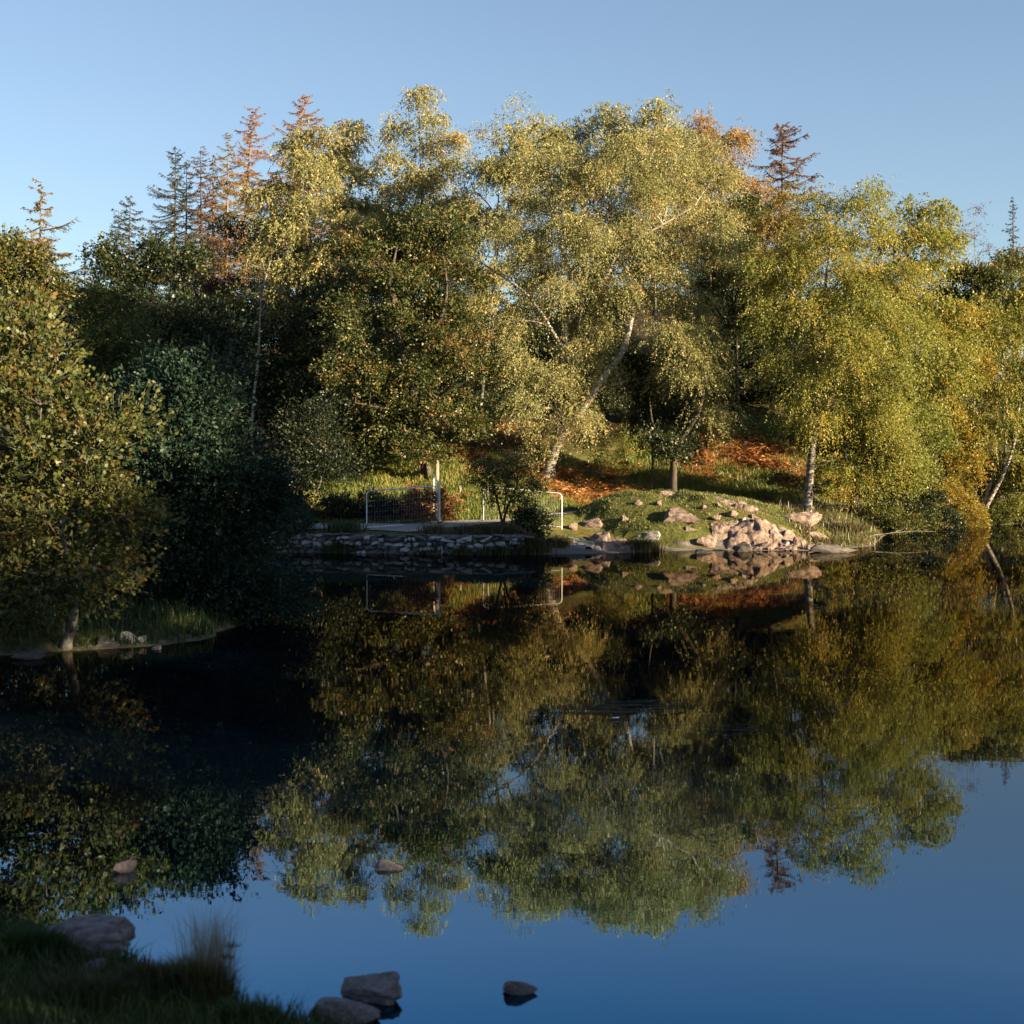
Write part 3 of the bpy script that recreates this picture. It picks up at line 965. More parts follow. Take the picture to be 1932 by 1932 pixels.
conifer('spruce_tree', 'dark spruce with ragged side arms standing apart on the left', 240, 160, (246, 368), 59, M['conifer'], 59, low=.3, dens=1.1)
conifer('spruce_tree', 'lower ragged spruce touching the one standing apart', 220, 158, (224, 398), 54, M['conifer'], 60, low=.3, dens=1.0)
conifer('spruce_tree', 'small dark spruce in front of the lone golden larch', 66, 128, (66, 452), 34, M['conifer'], 61, low=.2, dens=1.3)
conifer('spruce_tree', 'needle thin dead spruce in the low saddle', 160, 165, (161, 455), 16, M['conifer'], 62, low=.3, dens=.8)
conifer('pine_tree', 'leaning rusty red conifer standing out on the right skyline', 1448, 132, (1476, 236), 100, M['conifer_red'], 63, low=.35, dens=.85, lean=-1.2, droop=.15, len_pow=.4, size=.22)
conifer('larch_tree', 'faint bare larch behind the golden birches', 1775, 178, (1772, 392), 36, M['larch_green'], 64, low=.35, dens=.8)
conifer('spruce_tree', 'far thin spruce on the skyline at the right edge', 1912, 190, (1911, 372), 30, M['conifer'], 65, low=.3, dens=.9)
conifer('larch_tree', 'feathery pale larch behind the light topped birch', 622, 178, (640, 226), 50, M['larch'], 66, low=.35, dens=1.0)
broadleaf('birch_tree', 'spindly bare birch on the far right skyline', 'tree', 1838, 165,
          [(1838, 425, 22, 28), (1860, 440, 20, 25)], 'sparse', M['rust'], M['bark_birch'], 67, spacing=1.1, nmax=26, dens=.6)

# --- fill of the wood behind: copies of two grown trees, each at its own place on the slope
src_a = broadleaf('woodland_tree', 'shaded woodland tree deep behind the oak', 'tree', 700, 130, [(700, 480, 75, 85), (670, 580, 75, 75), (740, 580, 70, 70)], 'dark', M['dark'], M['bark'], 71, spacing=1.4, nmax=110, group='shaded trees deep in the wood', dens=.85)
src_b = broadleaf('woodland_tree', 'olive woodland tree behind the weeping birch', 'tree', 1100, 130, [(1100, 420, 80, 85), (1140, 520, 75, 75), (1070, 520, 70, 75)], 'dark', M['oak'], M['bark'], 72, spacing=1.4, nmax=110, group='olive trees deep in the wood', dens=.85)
for i, (px_, D_, s_) in enumerate([(480, 132, .95), (610, 128, .8), (850, 128, .8), (980, 126, .75), (350, 128, .8), (180, 115, .65), (90, 112, .7), (-20, 118, .8), (1330, 128, .8), (1500, 124, .85), (1590, 126, .75), (680, 112, .5), (760, 112, .5), (830, 124, .85), (760, 128, .95), (880, 122, .7), (1900, 150, .7), (1960, 122, .6), (1990, 135, .8), (2040, 118, .7), (1930, 130, .55)]):
    x = at(px_, 900, D_)[0]
    copy_tree(src_a, (x, D_, H1(x, D_)), i * 1.7, s_, 'shaded woodland tree showing through gaps between nearer trees', 'shaded trees deep in the wood')
src_a['label'] = 'shaded woodland tree showing through gaps between nearer trees'
for i, (px_, D_, s_) in enumerate([(1230, 128, .85), (1400, 132, .9), (1660, 128, .75), (1740, 130, .75), (950, 118, .6), (1320, 115, .55), (520, 118, .6), (1840, 140, .75)]):
    x = at(px_, 900, D_)[0]
    copy_tree(src_b, (x, D_, H1(x, D_)), 1 + i * 1.9, s_, 'olive woodland tree half hidden behind the lakeside birches', 'olive trees deep in the wood')
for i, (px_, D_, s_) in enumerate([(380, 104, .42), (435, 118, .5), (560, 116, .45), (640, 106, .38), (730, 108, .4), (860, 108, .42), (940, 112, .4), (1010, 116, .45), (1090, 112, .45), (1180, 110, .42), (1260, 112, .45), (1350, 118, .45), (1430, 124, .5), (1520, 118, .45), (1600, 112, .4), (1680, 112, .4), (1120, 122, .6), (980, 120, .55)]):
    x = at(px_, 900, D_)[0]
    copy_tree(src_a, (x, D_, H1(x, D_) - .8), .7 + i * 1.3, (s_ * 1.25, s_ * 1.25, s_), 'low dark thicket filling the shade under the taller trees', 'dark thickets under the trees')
src_b['label'] = 'olive woodland tree half hidden behind the lakeside birches'

# --- trees of the near left shore
def alder_stems(D, base):
    b = [base, at(137, 1175, D), at(141, 1120, D), at(143, 1050, D), at(140, 980, D + .2), at(120, 860, D + .1), at(90, 740, D), at(60, 640, D)]
    s2 = [at(142, 1080, D), at(121, 1030, D - .3), at(122, 980, D - .3), at(160, 880, D - .2), at(190, 800, D - .2)]
    s3 = [at(143, 1040, D), at(200, 990, D - .6), at(250, 965, D - .8)]
    s4 = [at(142, 1100, D), at(190, 1080, D - .5), at(240, 1050, D - .8)]
    s5 = [at(141, 1110, D), at(80, 1080, D - .5), at(20, 1060, D - .6)]
    return [(b, .15, .02), (s2, .08, .02), (s3, .05, .015), (s4, .05, .015), (s5, .05, .015)]


broadleaf('alder_tree', 'sunlit yellow green alder with thin grey stem on the near left shore', 'tree', 122, 39,
          [(30, 660, 70, 80), (60, 760, 100, 70), (130, 820, 100, 60), (80, 880, 120, 70), (150, 950, 110, 60), (60, 1000, 100, 60), (170, 1060, 85, 45), (60, 1100, 90, 45), (20, 1140, 60, 25), (220, 800, 40, 50)],
          'alder', M['alder'], M['bark_lichen'], 81, spacing=.5, nmax=300, extra=alder_stems, base_py=1222, twigs=True, six=False, shell=.2, depth=.8, size=.12, tw=.006, tintv=.2, dens=.85, tint0=.52)
broadleaf('willow_tree', 'upright grey green sallow behind the sunlit alder', 'tree', 215, 50,
          [(215, 620, 50, 60), (200, 700, 75, 60), (245, 760, 70, 70), (190, 800, 60, 60), (270, 850, 60, 60)], 'willow', M['alder'], M['bark'], 82, spacing=.6, nmax=170, size=.11, tint0=.35, dens=.9)
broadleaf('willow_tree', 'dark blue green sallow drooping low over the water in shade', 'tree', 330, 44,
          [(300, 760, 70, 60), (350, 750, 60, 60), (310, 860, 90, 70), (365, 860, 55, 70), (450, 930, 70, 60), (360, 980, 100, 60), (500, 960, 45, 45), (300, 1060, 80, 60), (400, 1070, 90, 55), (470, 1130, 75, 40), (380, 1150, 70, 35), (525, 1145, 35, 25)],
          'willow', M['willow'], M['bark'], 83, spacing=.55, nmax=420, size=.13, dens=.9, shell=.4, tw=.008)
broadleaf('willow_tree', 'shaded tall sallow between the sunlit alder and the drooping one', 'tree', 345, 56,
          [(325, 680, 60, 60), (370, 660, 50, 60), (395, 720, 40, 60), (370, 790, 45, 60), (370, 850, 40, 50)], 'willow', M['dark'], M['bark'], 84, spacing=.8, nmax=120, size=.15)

# --- low shrubs on the far shore
def shrub_stems(D, base):
    return [([base, at(958, 955, D), at(972, 925, D), at(985, 890, D)], .09, .02), ([base + [0, .05, .1], at(938, 945, D), at(930, 915, D), at(920, 885, D)], .08, .02),
            ([at(950, 968, D), at(955, 930, D - .2), at(952, 880, D - .2)], .05, .015), ([at(960, 950, D), at(985, 930, D + .3), at(1005, 905, D + .3)], .045, .015)]


broadleaf('alder_tree', 'little round shrub tree with forked stems on the bank before the path', 'tree', 948, 77,
          [(950, 890, 50, 35), (925, 900, 30, 35), (985, 905, 38, 35), (960, 925, 45, 25)], 'shrub', M['oak'], M['bark'], 91, spacing=.42, nmax=120, extra=shrub_stems, base_py=992, tint0=.55, dens=.8, size=.11, tw=.006)
for i, (bx, by, el, mt, lab, sz) in enumerate([
    (1005, 1012, [(1005, 990, 26, 22), (990, 1000, 22, 14)], 'dark', 'low dark leafy shrub between the shrub tree and the rocks', .12),
    (545, 1010, [(545, 985, 30, 30), (530, 960, 22, 25)], 'willow', 'wispy willow scrub on top of the left end of the wall', .12),
    (1700, 985, [(1700, 960, 45, 28), (1660, 970, 40, 22), (1740, 955, 40, 30)], 'dark', 'dark overhanging scrub at the water right of the long rock', .15),
    (1760, 985, [(1760, 920, 45, 45), (1790, 950, 40, 35), (1815, 930, 30, 40)], 'gold', 'golden bush with orange edge at the right shore', .14),
    (1800, 960, [(1812, 860, 28, 42), (1830, 890, 20, 35)], 'gold', 'small orange leaved sapling left of the leaning white trunks', .15),
    (1895, 985, [(1895, 950, 35, 28), (1930, 940, 30, 35)], 'birch_yellow', 'yellow green bush at the right edge under the leaning trunks', .15),
    (1560, 940, [(1565, 905, 38, 30), (1590, 890, 30, 30)], 'birch_yellow', 'yellow green scrub sunlit behind the speckled trunk', .15),
    (1150, 890, [(1135, 862, 24, 22), (1165, 850, 24, 25), (1120, 830, 30, 25)], 'birch_yellow', 'drooping broom bush on the slope right of the weeping birch', .1),
    (1660, 1000, [(1655, 975, 35, 22), (1690, 985, 30, 16)], 'alder', 'olive scrub leaning over the bare branch at the water', .13),
    (1840, 985, [(1820, 965, 35, 25), (1790, 975, 30, 20)], 'gold', 'low golden scrub left of the leaning white trunks at the waterline', .14),
    (1925, 990, [(1920, 900, 35, 50), (1945, 870, 30, 50)], 'birch_yellow', 'tall yellow green sapling at the right edge behind the leaning trunks', .15),
    (1870, 955, [(1868, 890, 30, 45), (1850, 920, 30, 35)], 'dark', 'dark bush between the leaning white trunks', .15),
    (1740, 970, [(1730, 900, 40, 35), (1690, 920, 40, 30)], 'dark', 'dark green understorey bush beneath the golden birch', .15),
    (722, 984, [(715, 962, 34, 22), (750, 966, 25, 18)], 'holly_shaded', 'dark mound added as shade behind the left fence panel', .12),  # dark leaves stand in for the shadow behind the panel
    (800, 984, [(795, 955, 34, 24), (830, 958, 18, 22)], 'rust_bright', 'rusty bush behind the right half of the left fence panel', .11),
    (610, 985, [(600, 955, 48, 30), (650, 965, 35, 22)], 'holly_shaded', 'dark low scrub added as shade between the wall and the small dense evergreen', .13),  # dark bush put over the bright grass in place of shade
    (1690, 1001, [(1690, 988, 32, 14)], 'dark', 'dark scrub sprawling at the waterline, nearest to the bare branch', .13),
    (1735, 1001, [(1735, 985, 30, 16)], 'alder', 'olive scrub at the waterline below the dark understorey bush', .13),
    (1780, 998, [(1778, 984, 28, 15)], 'dark', 'dark scrub at the waterline beneath the golden bush', .13),
    (1822, 995, [(1822, 980, 26, 15)], 'gold', 'small golden scrub touching the water left of the white trunks', .13),
    (1880, 990, [(1882, 976, 28, 14)], 'alder', 'olive scrub at the waterline right of the white trunks', .13),
    (1925, 987, [(1925, 972, 28, 15)], 'birch_yellow', 'yellow scrub at the waterline at the right edge', .13),
    (650, 900, [(650, 850, 35, 35), (690, 840, 35, 28)], 'oak', 'ragged thorn bush with rusty leaves at the top of the grass', .13),
]):
    D_ = gp(bx, by)[1]
    broadleaf('shrub', lab, 'bush', bx, D_, el, 'shrub', M[mt], M['bark'], 101 + i, spacing=.45, nmax=70, r0=.06, size=sz, dens=.9, base_py=by, tw=.006)

# --- off to the right, out of the picture: the bank whose trees shade the near shore
SD = np.array([SVEC.x, SVEC.y]) / math.hypot(SVEC.x, SVEC.y)
for i, (x, y, z, t_) in enumerate([(-6, 49, 8, 54), (-3, 48.5, 8.5, 62), (-1, 47.5, 7.5, 48), (-4, 49, 8, 66), (-5, 48, 7.5, 42), (-2, 46.5, 6, 56), (1, 49, 5, 60), (-8, 49, 7, 40),
                                   (-13, 36, .2, 46), (-10, 39, .7, 43), (-17, 36, .2, 50), (-8, 41, .8, 44), (-7, 44, 1.2, 40), (-12, 43, .8, 47),
                                   (-4, 14, .8, 22), (-7, 16, .8, 24), (-1, 12, .8, 24), (-3, 14.5, 1, 32), (1, 14, .5, 26), (-5, 11, .8, 24), (-4.5, 18, .8, 26), (-1, 18, .6, 27), (-8, 12, .8, 30),
                                   (-13, 77, 1.6, 62), (-7, 75.5, 1.4, 56), (-3, 74.5, 1.3, 60), (-9, 79, 1.5, 66), (-1, 74.5, 1.1, 52)]):
    q_ = np.array([x, y]) + SD * t_
    s_ = (z + t_ * math.tan(SUN_EL) - H1(*q_)) / 13.6
    src = src_a if i % 2 else src_b
    copy_tree(src, (q_[0], q_[1], H1(*q_)), i * 2.1, s_, 'tree on the right bank beside the camera shading the near shore', 'trees on the right bank')



# ------------------------------------------------------------------ grass, bracken
def blades(name, X, Y, hmin, hmax, wid, mat, rng, label, lean=.35, tint0=.5, tv=.2, z0=None):
    n_ = len(X)
    Z = hgt(X, Y) if z0 is None else z0
    h = rng.uniform(hmin, hmax, n_)
    az = rng.uniform(0, 2 * PI, n_)
    ln = np.abs(rng.normal(size=n_)) * lean
    la = rng.uniform(0, 2 * PI, n_)
    B = np.stack([X, Y, Z - .02], -1)
    sd = np.stack([np.cos(az), np.sin(az), 0 * az], -1) * wid * .5
    ld = np.stack([np.cos(la), np.sin(la), 0 * la], -1) * (h * ln)[:, None]
    up = np.zeros((n_, 3))
    up[:, 2] = h
    V = np.stack([B - sd, B + sd, B + .6 * up + .35 * ld + sd * .7, B + .6 * up + .35 * ld - sd * .7, B + up * .97 + ld], 1).reshape(-1, 3)
    i5 = np.arange(n_)[:, None] * 5
    q = i5 + np.array([[0, 1, 2, 3]])
    t = i5 + np.array([[3, 2, 4]])
    tint = np.repeat(np.clip(tint0 + rng.normal(size=n_) * tv + fbm(X / 1.5, Y / 1.5, 77) * .5, 0, 1), 5)
    return tag(link(name, mesh(name, V, [q, t], mat, False, tint)), label, 'grass', kind='stuff')


rng = np.random.default_rng(201)
NB = 150000
X = rng.uniform(-16, 26, NB)
Y = rng.uniform(76, 112, NB)
yp = np.interp(X, PX, PY)
ys_ = np.interp(X, SX, SY)
onpath = np.abs(Y - yp - .1) < 1.3 + .9 * np.exp(-((X + 4) / 4) ** 2)
inkn = (((X + (Y - KN[1]) * .12 - KN[0]) / (KN[2] * .98)) ** 2 + ((Y - KN[1]) / (KN[3] * .95)) ** 2) < 1
ok = ((Y > yp) | inkn) & (~onpath) & (Y > ys_ + 1.6 - (X < -1) * .9) & (rng.random(NB) > wood_mask(X, Y)) & (rng.random(NB) > bracken_mask(X, Y) * .8)
ok &= ~((Y > 100) & (X < 8))
X, Y, ik = X[ok], Y[ok], inkn[ok]
sh = rng.random(len(X)) < .75
blades('grass', X[~ik], Y[~ik], .15, .42, .045, M['grass'], rng, 'rough green grass on the sunlit slope', .5)
blades('knoll_grass', X[ik], Y[ik], .05, .17, .04, M['turf'], rng, 'short cropped grass on the rocky knoll', .6, tint0=.5, tv=.28)
# rough growth along the right shore and on the alder bank
X = rng.uniform(15, 48, 30000)
Y = rng.uniform(76, 125, 30000)
yp = np.interp(X, PX, PY)
ys_ = np.interp(X, SX, SY)
ok = (Y > ys_ + .1) & (np.abs(Y - yp - .1) > 1.4) & (Y < yp + 9)
blades('shore_grass', X[ok], Y[ok], .2, .6, .05, M['reed'], rng, 'rough grass and weeds along the right shore', .6, tint0=.35)
X = rng.uniform(-26, -7, 40000)
Y = rng.uniform(32, 52, 40000)
ok = hgt(X, Y) > .03
blades('shore_weeds', X[ok], Y[ok], .1, .5, .03, M['bank_grass'], rng, 'dark weeds on the near left shore', .6, tint0=.2)
# bracken fronds
NF = 36000
X = rng.uniform(-18, 30, NF)
Y = rng.uniform(80, 122, NF)
yp = np.interp(X, PX, PY)
ok = (rng.random(NF) < bracken_mask(X, Y)) & (Y > yp + 1.6)
X, Y = X[ok], Y[ok]
Z = hgt(X, Y)
nf = len(X)
az = rng.uniform(0, 2 * PI, nf)
L = rng.uniform(.35, .95, nf) * np.clip(.9 + 1.3 * fbm(X / 1.3, Y / 1.3, 88), .35, 1.6)
t = np.linspace(.2, 1, 7)
d = np.stack([np.cos(az), np.sin(az), 0 * az], -1)
P = np.stack([X, Y, Z], -1)[:, None] + d[:, None] * (L[:, None] * t * .75)[..., None]
P[..., 2] += L[:, None] * (1.15 * t - .75 * t * t)[None] + .05
sd = np.cross(d, [0, 0, 1.0])
PP, AA = [], []
for s in (-1, 1):
    wv_ = (.3 * (1 - t) + .07)[None, :, None] * L[:, None, None]
    A = unit(sd[:, None] * s + d[:, None] * .35 + rng.normal(size=P.shape) * .25)
    PP.append((P + A * wv_ * .5).reshape(-1, 3))
    AA.append((A * wv_).reshape(-1, 3))
PP, AA = np.concatenate(PP), np.concatenate(AA)
ln_ = np.linalg.norm(AA, axis=1)
V, Q = leaf_quads(PP, unit(AA), 1.0, rng, .3, False, True)
Vc = V.reshape(-1, 3, 3)
Vc = PP[:, None] + (Vc - PP[:, None]) * (ln_ * 1.15)[:, None, None]
tt = np.clip(np.tile(np.repeat(np.where(X > 10, .27, .6), 7), 2) + np.tile(np.repeat(rng.normal(size=nf) * .3, 7), 2) + rng.normal(size=len(PP)) * .1, 0, 1)  # right slope fronds tinted darker brown in place of deeper shade
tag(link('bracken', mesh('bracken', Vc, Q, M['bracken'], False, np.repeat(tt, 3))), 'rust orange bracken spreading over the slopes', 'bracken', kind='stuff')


def tussock(name, px, py, wpx, hm, label, mat, n_, seed, tint0=.4, bw=None, lean=.5):
    rg = np.random.default_rng(seed)
    g = gp(px, py)
    r = wpx * g[1] / F * .5
    X = rg.normal(size=n_) * r * .45
    Y = rg.normal(size=n_) * r * .4
    h = hm * rg.uniform(.5, 1.1, n_)
    Z = hgt(X + g[0], Y + g[1])
    la = np.arctan2(Y, X) + rg.normal(size=n_) * .5
    ld = np.stack([np.cos(la), np.sin(la), 0 * la], -1) * (h * np.abs(rg.normal(size=n_)) * lean)[:, None]
    B = np.stack([X, Y, np.maximum(Z, 0) - .02 - g[2]], -1)
    az = rg.uniform(0, PI, n_)
    sd = np.stack([np.cos(az), np.sin(az), 0 * az], -1) * (bw or .018 * max(1, g[1] / 60))
    up = np.zeros((n_, 3))
    up[:, 2] = h
    V = np.stack([B - sd, B + sd, B + .65 * up + .3 * ld + sd * .6, B + .65 * up + .3 * ld - sd * .6, B + up * .85 + ld], 1).reshape(-1, 3)
    i5 = np.arange(n_)[:, None] * 5
    tint = np.repeat(np.clip(tint0 + rg.normal(size=n_) * .22, 0, 1), 5)
    return tag(link(name, mesh(name, V, [i5 + np.array([[0, 1, 2, 3]]), i5 + np.array([[3, 2, 4]])], mat, False, tint), None, (g[0], g[1], g[2])), label, 'grass')


tussock('grass_tussock', 1212, 1040, 62, .75, 'dark grass tussock at the water on the shingle beach', M['reed'], 1400, 1)
tussock('grass_tussock', 645, 1022, 64, .75, 'thick green tussock overhanging the stone wall', M['bank_grass'], 1500, 2, .6)
tussock('grass_tussock', 815, 1034, 44, .6, 'thin reedy tuft growing against the wall', M['reed'], 500, 3)
tussock('grass_tussock', 875, 1036, 46, .6, 'reedy tuft at the right end of the wall', M['reed'], 700, 4)
tussock('grass_tussock', 930, 1030, 70, .6, 'brown tangled grass at the foot of the shrub tree', M['reed'], 1500, 5, .3)
tussock('grass_tussock', 1000, 1036, 70, .7, 'brown bank grass below the low dark leafy shrub', M['reed'], 1300, 6, .3)
tussock('grass_tussock', 1055, 1030, 50, .6, 'bleached tuft at the foot of the right fence panel', M['reed'], 700, 7, .6)
tussock('grass_tussock', 500, 1022, 40, .6, 'green tuft on the wall top near the willow scrub', M['grass'], 500, 8, .3)
tussock('grass_tussock', 1595, 1000, 70, .6, 'rough grass between the round boulder and the dark trunk', M['reed'], 1300, 9, .5)
tussock('grass_tussock', 1540, 1018, 60, .4, 'straw coloured tuft beside the shore rocks', M['reed'], 800, 10, .7)


# ------------------------------------------------------------------ rocks
def rock_mesh(name, seed, mat, sub=3, cuts=12, rough=.10):
    rg = np.random.default_rng(seed)
    bm = bmesh.new()
    bmesh.ops.create_icosphere(bm, subdivisions=sub, radius=1)
    V = np.array([v.co[:] for v in bm.verts])
    for _ in range(cuts):
        nn = unit(rg.normal(size=3))
        dd = rg.uniform(.42, .8)
        ex = V @ nn - dd
        V = V - np.where(ex > 0, ex, 0)[:, None] * nn * .96
    nz_ = sum(np.sin(V @ (rg.normal(size=3) * f) + rg.uniform(0, 6)) / f for f in (3, 5, 8, 12, 17, 22)) * rough
    st = np.abs(np.sin((V @ unit(rg.normal(size=3) * [.6, .6, 1])) * rg.uniform(7, 11) + nz_ * 6))
    V = V * (1 + nz_ - .10 * (1 - st) ** 3 * (sub > 2))[:, None]
    V /= np.abs(V).max(0)
    for v, c in zip(bm.verts, V):
        v.co = c
    me = bpy.data.meshes.new(name)
    bm.to_mesh(me)
    bm.free()
    me.materials.append(mat)
    if sub > 2:
        me.polygons.foreach_set('use_smooth', np.ones(len(me.polygons), bool))
        me.set_sharp_from_angle(angle=math.radians(24))
    return me


ROCKS = {m: [rock_mesh('rock', 300 + i, M[m], 4, 14, .14) for i in range(4)] for m in ('rock', 'rock_grey', 'rock_wet', 'rock_fore')}


def rock(px, py, w, h, label, mat='rock', var=0, rz=None, dep=.9, name='rock', sink=.36, tilt=0, group=None):
    """px,py: foot of the rock in the photo; w,h its width and height in photo px"""
    g = gp(px, py)
    s = g[1] / F
    o_ = link(name, ROCKS[mat][var % 4], None, (g[0], g[1] + w * s * .5 * dep * .6, g[2] + h * s * (.5 - sink)))
    hz = h * s * .5 / (1 - sink) * .92
    o_.scale = (w * s * .58, w * s * .58 * dep, hz)
    o_.rotation_euler = (0, tilt, 0) if rz is None else (0, tilt, rz)
    o_.location.z = max(g[2], 0) + hz * (1 - 2 * sink)
    return tag(o_, label, 'rock', group)


for a in [
    (1111, 996, 46, 20, 'flat lit rock beside the gravel path', 'rock', 2, .1, .8),
    (1080, 1000, 24, 14, 'small pale rock near the right fence panel', 'rock', 3, .4),
    (1178, 982, 17, 12, 'small pinkish stone on the left of the knoll', 'rock', 1, .3),
    (1203, 955, 15, 12, 'upright pale stone at the upper left of the knoll', 'rock', 2, .9),
    (1243, 955, 14, 11, 'pale stone in the grass near the knoll top', 'rock', 3, .5),
    (1282, 984, 74, 32, 'large cracked pink boulder in the middle of the knoll', 'rock', 1, -.15, .7),
    (1225, 1016, 38, 18, 'grey rock showing under the grass above the beach', 'rock_grey', 2, .1),
    (1262, 937, 40, 12, 'low mossy rock on the knoll top by the tree', 'rock', 0, 0, .8),
    (1333, 1032, 48, 21, 'wedge shaped pink block lying on the beach', 'rock', 3, .15, .7),
    (1397, 1041, 36, 20, 'dark wet boulder standing in the shallows', 'rock_wet', 2, .3, .9),
    (1446, 1032, 40, 26, 'half shaded boulder at the water below the outcrop', 'rock', 2, 1.3, .8),
    (1512, 989, 76, 25, 'long pink boulder in front of the speckled trunk', 'rock', 3, -.1, .6),
    (1490, 1034, 22, 13, 'blue grey stone at the waterline', 'rock_grey', 0, .4),
    (1503, 1023, 30, 17, 'ribbed pink rock above the blue grey stone', 'rock', 1, .2),
    (1572, 1043, 84, 17, 'long low brown rock lying in the water', 'rock_wet', 0, .05, .35),
    (1571, 992, 9, 9, 'tiny white stone among the rough grass', 'rock_grey', 1, 0),
    (1386, 978, 24, 14, 'small rock cluster stone below the knoll crest', 'rock', 0, .6),
    (1423, 981, 20, 13, 'round pale stone on the right of the knoll', 'rock', 1, .2),
    (1439, 992, 18, 12, 'pale stone just above the pink outcrop', 'rock', 2, 0),
    (1352, 982, 20, 10, 'flat stone right of the large cracked boulder', 'rock', 3, 0),
    (1405, 987, 18, 12, 'dark edged stone between two pale ones on the knoll', 'rock_grey', 3, .4),
    (1324, 1044, 34, 9, 'flat wet stone in the shallows before the block', 'rock_wet', 1, 0, .6),
    (1542, 1022, 46, 20, 'brown rock under the straw coloured tuft', 'rock', 0, .3, .6),
    (1466, 1030, 16, 8, 'small stone between the boulder and the blue grey stone', 'rock', 2, 0),
    (1300, 1002, 26, 10, 'half buried stone on the lower grass of the knoll', 'rock', 1, .2),
    (1205, 1018, 12, 8, 'small shaded stone on the beach beside the tussock', 'rock_grey', 2, 0),
    (1330, 960, 16, 8, 'low stone right of the knoll crest', 'rock', 0, .7),
    (1455, 1012, 22, 14, 'pink stone at the right foot of the outcrop', 'rock', 3, .7),
    (1780, 990, 26, 8, 'pale stone at the waterline under the golden bush', 'rock', 1, 0),
    (1815, 985, 24, 12, 'pale rock left of the leaning white trunks', 'rock', 2, 0),
    (980, 1884, 62, 26, 'lone oval stone standing in the blue water', 'rock_fore', 0, .1, .6),
    (728, 1642, 58, 18, 'flat pale stone breaking the surface', 'rock_fore', 1, 0, .6),
    (232, 1650, 46, 24, 'pointed pale wedge stone in the dark water', 'rock_fore', 3, .4, .5),
    (686, 1892, 150, 46, 'long leaning boulder at the lower edge of the water', 'rock_fore', 2, -.35, .62),
    (646, 1938, 126, 42, 'bleached boulder in front of the long leaning one', 'rock_fore', 0, -.1, .7),
    (142, 1800, 205, 66, 'big weathered boulder on the grassy near bank', 'rock_fore', 0, 3.1, .6),
    (172, 1836, 48, 20, 'small pale stone under the big weathered boulder', 'rock_fore', 3, .2),
    (240, 1212, 34, 22, 'white patched rock at the foot of the alder bank', 'rock_grey', 0, .1),
    (195, 1222, 50, 22, 'dark shore rock right of the alder stem', 'rock_wet', 1, .2),
    (292, 1226, 22, 8, 'small wet stone off the alder bank', 'rock_grey', 2, 0),
    (50, 1245, 60, 14, 'flat dark shore rock at the left edge', 'rock_wet', 3, 0, .5),
    (266, 1213, 22, 14, 'speckled stone beside the white patched rock', 'rock_grey', 3, .5),
]:
    rock(*a[:5], *a[5:])

def outcrop(x0, x1, y0, y1, hmax, label, mat, seed, cells=34, lift=0.0):
    """a fractured bedrock face: tilted blocks breaking out of the ground"""
    rg = np.random.default_rng(seed)
    U, Vv = np.meshgrid(np.arange(x0, x1, .055), np.arange(y0, y1, .055))
    C = np.stack([rg.uniform(x0, x1, cells), rg.uniform(y0, y1, cells)], -1)
    wx = U + .22 * fbm(U * 1.6, Vv * 1.6, seed)
    wy = Vv + .22 * fbm(U * 1.6, Vv * 1.6, seed + 9)
    d = np.hypot((wx[..., None] - C[:, 0]) * .8, (wy[..., None] - C[:, 1]) * 1.25)
    k = d.argmin(-1)
    ds = np.sort(d, -1)
    crack = np.clip((ds[..., 1] - ds[..., 0]) / .07, 0, 1)
    tilt = rg.normal(size=(cells, 2)) * [.16, .14]
    bh = rg.uniform(-.16, .2, cells)
    e = np.minimum(1 - np.abs((U - (x0 + x1) / 2) / ((x1 - x0) / 2)), 1 - np.abs((Vv - (y0 + y1) / 2) / ((y1 - y0) / 2)))
    e = np.clip(e * 3.2 + fbm(U * .9, Vv * .9, seed + 3) * .9, -.4, 1)
    z = hgt(U, Vv) + lift + hmax * e + bh[k] * np.clip(e + .3, 0, 1) + tilt[k, 0] * (wx - C[k, 0]) + tilt[k, 1] * (wy - C[k, 1])
    z += -.09 * (1 - crack) + .09 * fbm(U * 2.4, Vv * 2.4, seed + 5) + .05 * fbm(U * 7, Vv * 7, seed + 6)
    z = np.where(e < -.2, hgt(U, Vv) - .3, z)
    o3 = np.array([(x0 + x1) / 2, (y0 + y1) / 2, 0])
    nx_, ny_ = U.shape[1], U.shape[0]
    i = (np.arange(ny_ - 1)[:, None] * nx_ + np.arange(nx_ - 1)[None]).ravel()
    return tag(link('rock_outcrop', mesh('rock_outcrop', np.stack([U, Vv, z], -1).reshape(-1, 3) - o3, np.stack([i, i + 1, i + nx_ + 1, i + nx_], -1), M[mat]), None, o3), label, 'rock')


outcrop(10.6, 15.2, 77.2, 79.8, .14, 'cracked pink bedrock face running down the knoll to the water', 'rock', 811, 30)
outcrop(13.6, 16.6, 77.0, 79.2, .1, 'low broken bedrock ledge at the right foot of the knoll', 'rock', 812, 18)
outcrop(4.0, 7.6, 75.6, 78.6, .24, 'broad pale bedrock slab sloping into the beach left of the tussock', 'rock', 813, 14)
outcrop(2.6, 4.6, 75.6, 77.8, .22, 'grey bedrock hump between the fence panel and the pale slab', 'rock_grey', 814, 10)
outcrop(11.2, 13.8, 81.0, 82.4, .12, 'thin bedrock rib breaking the turf high on the knoll', 'rock', 815, 12)

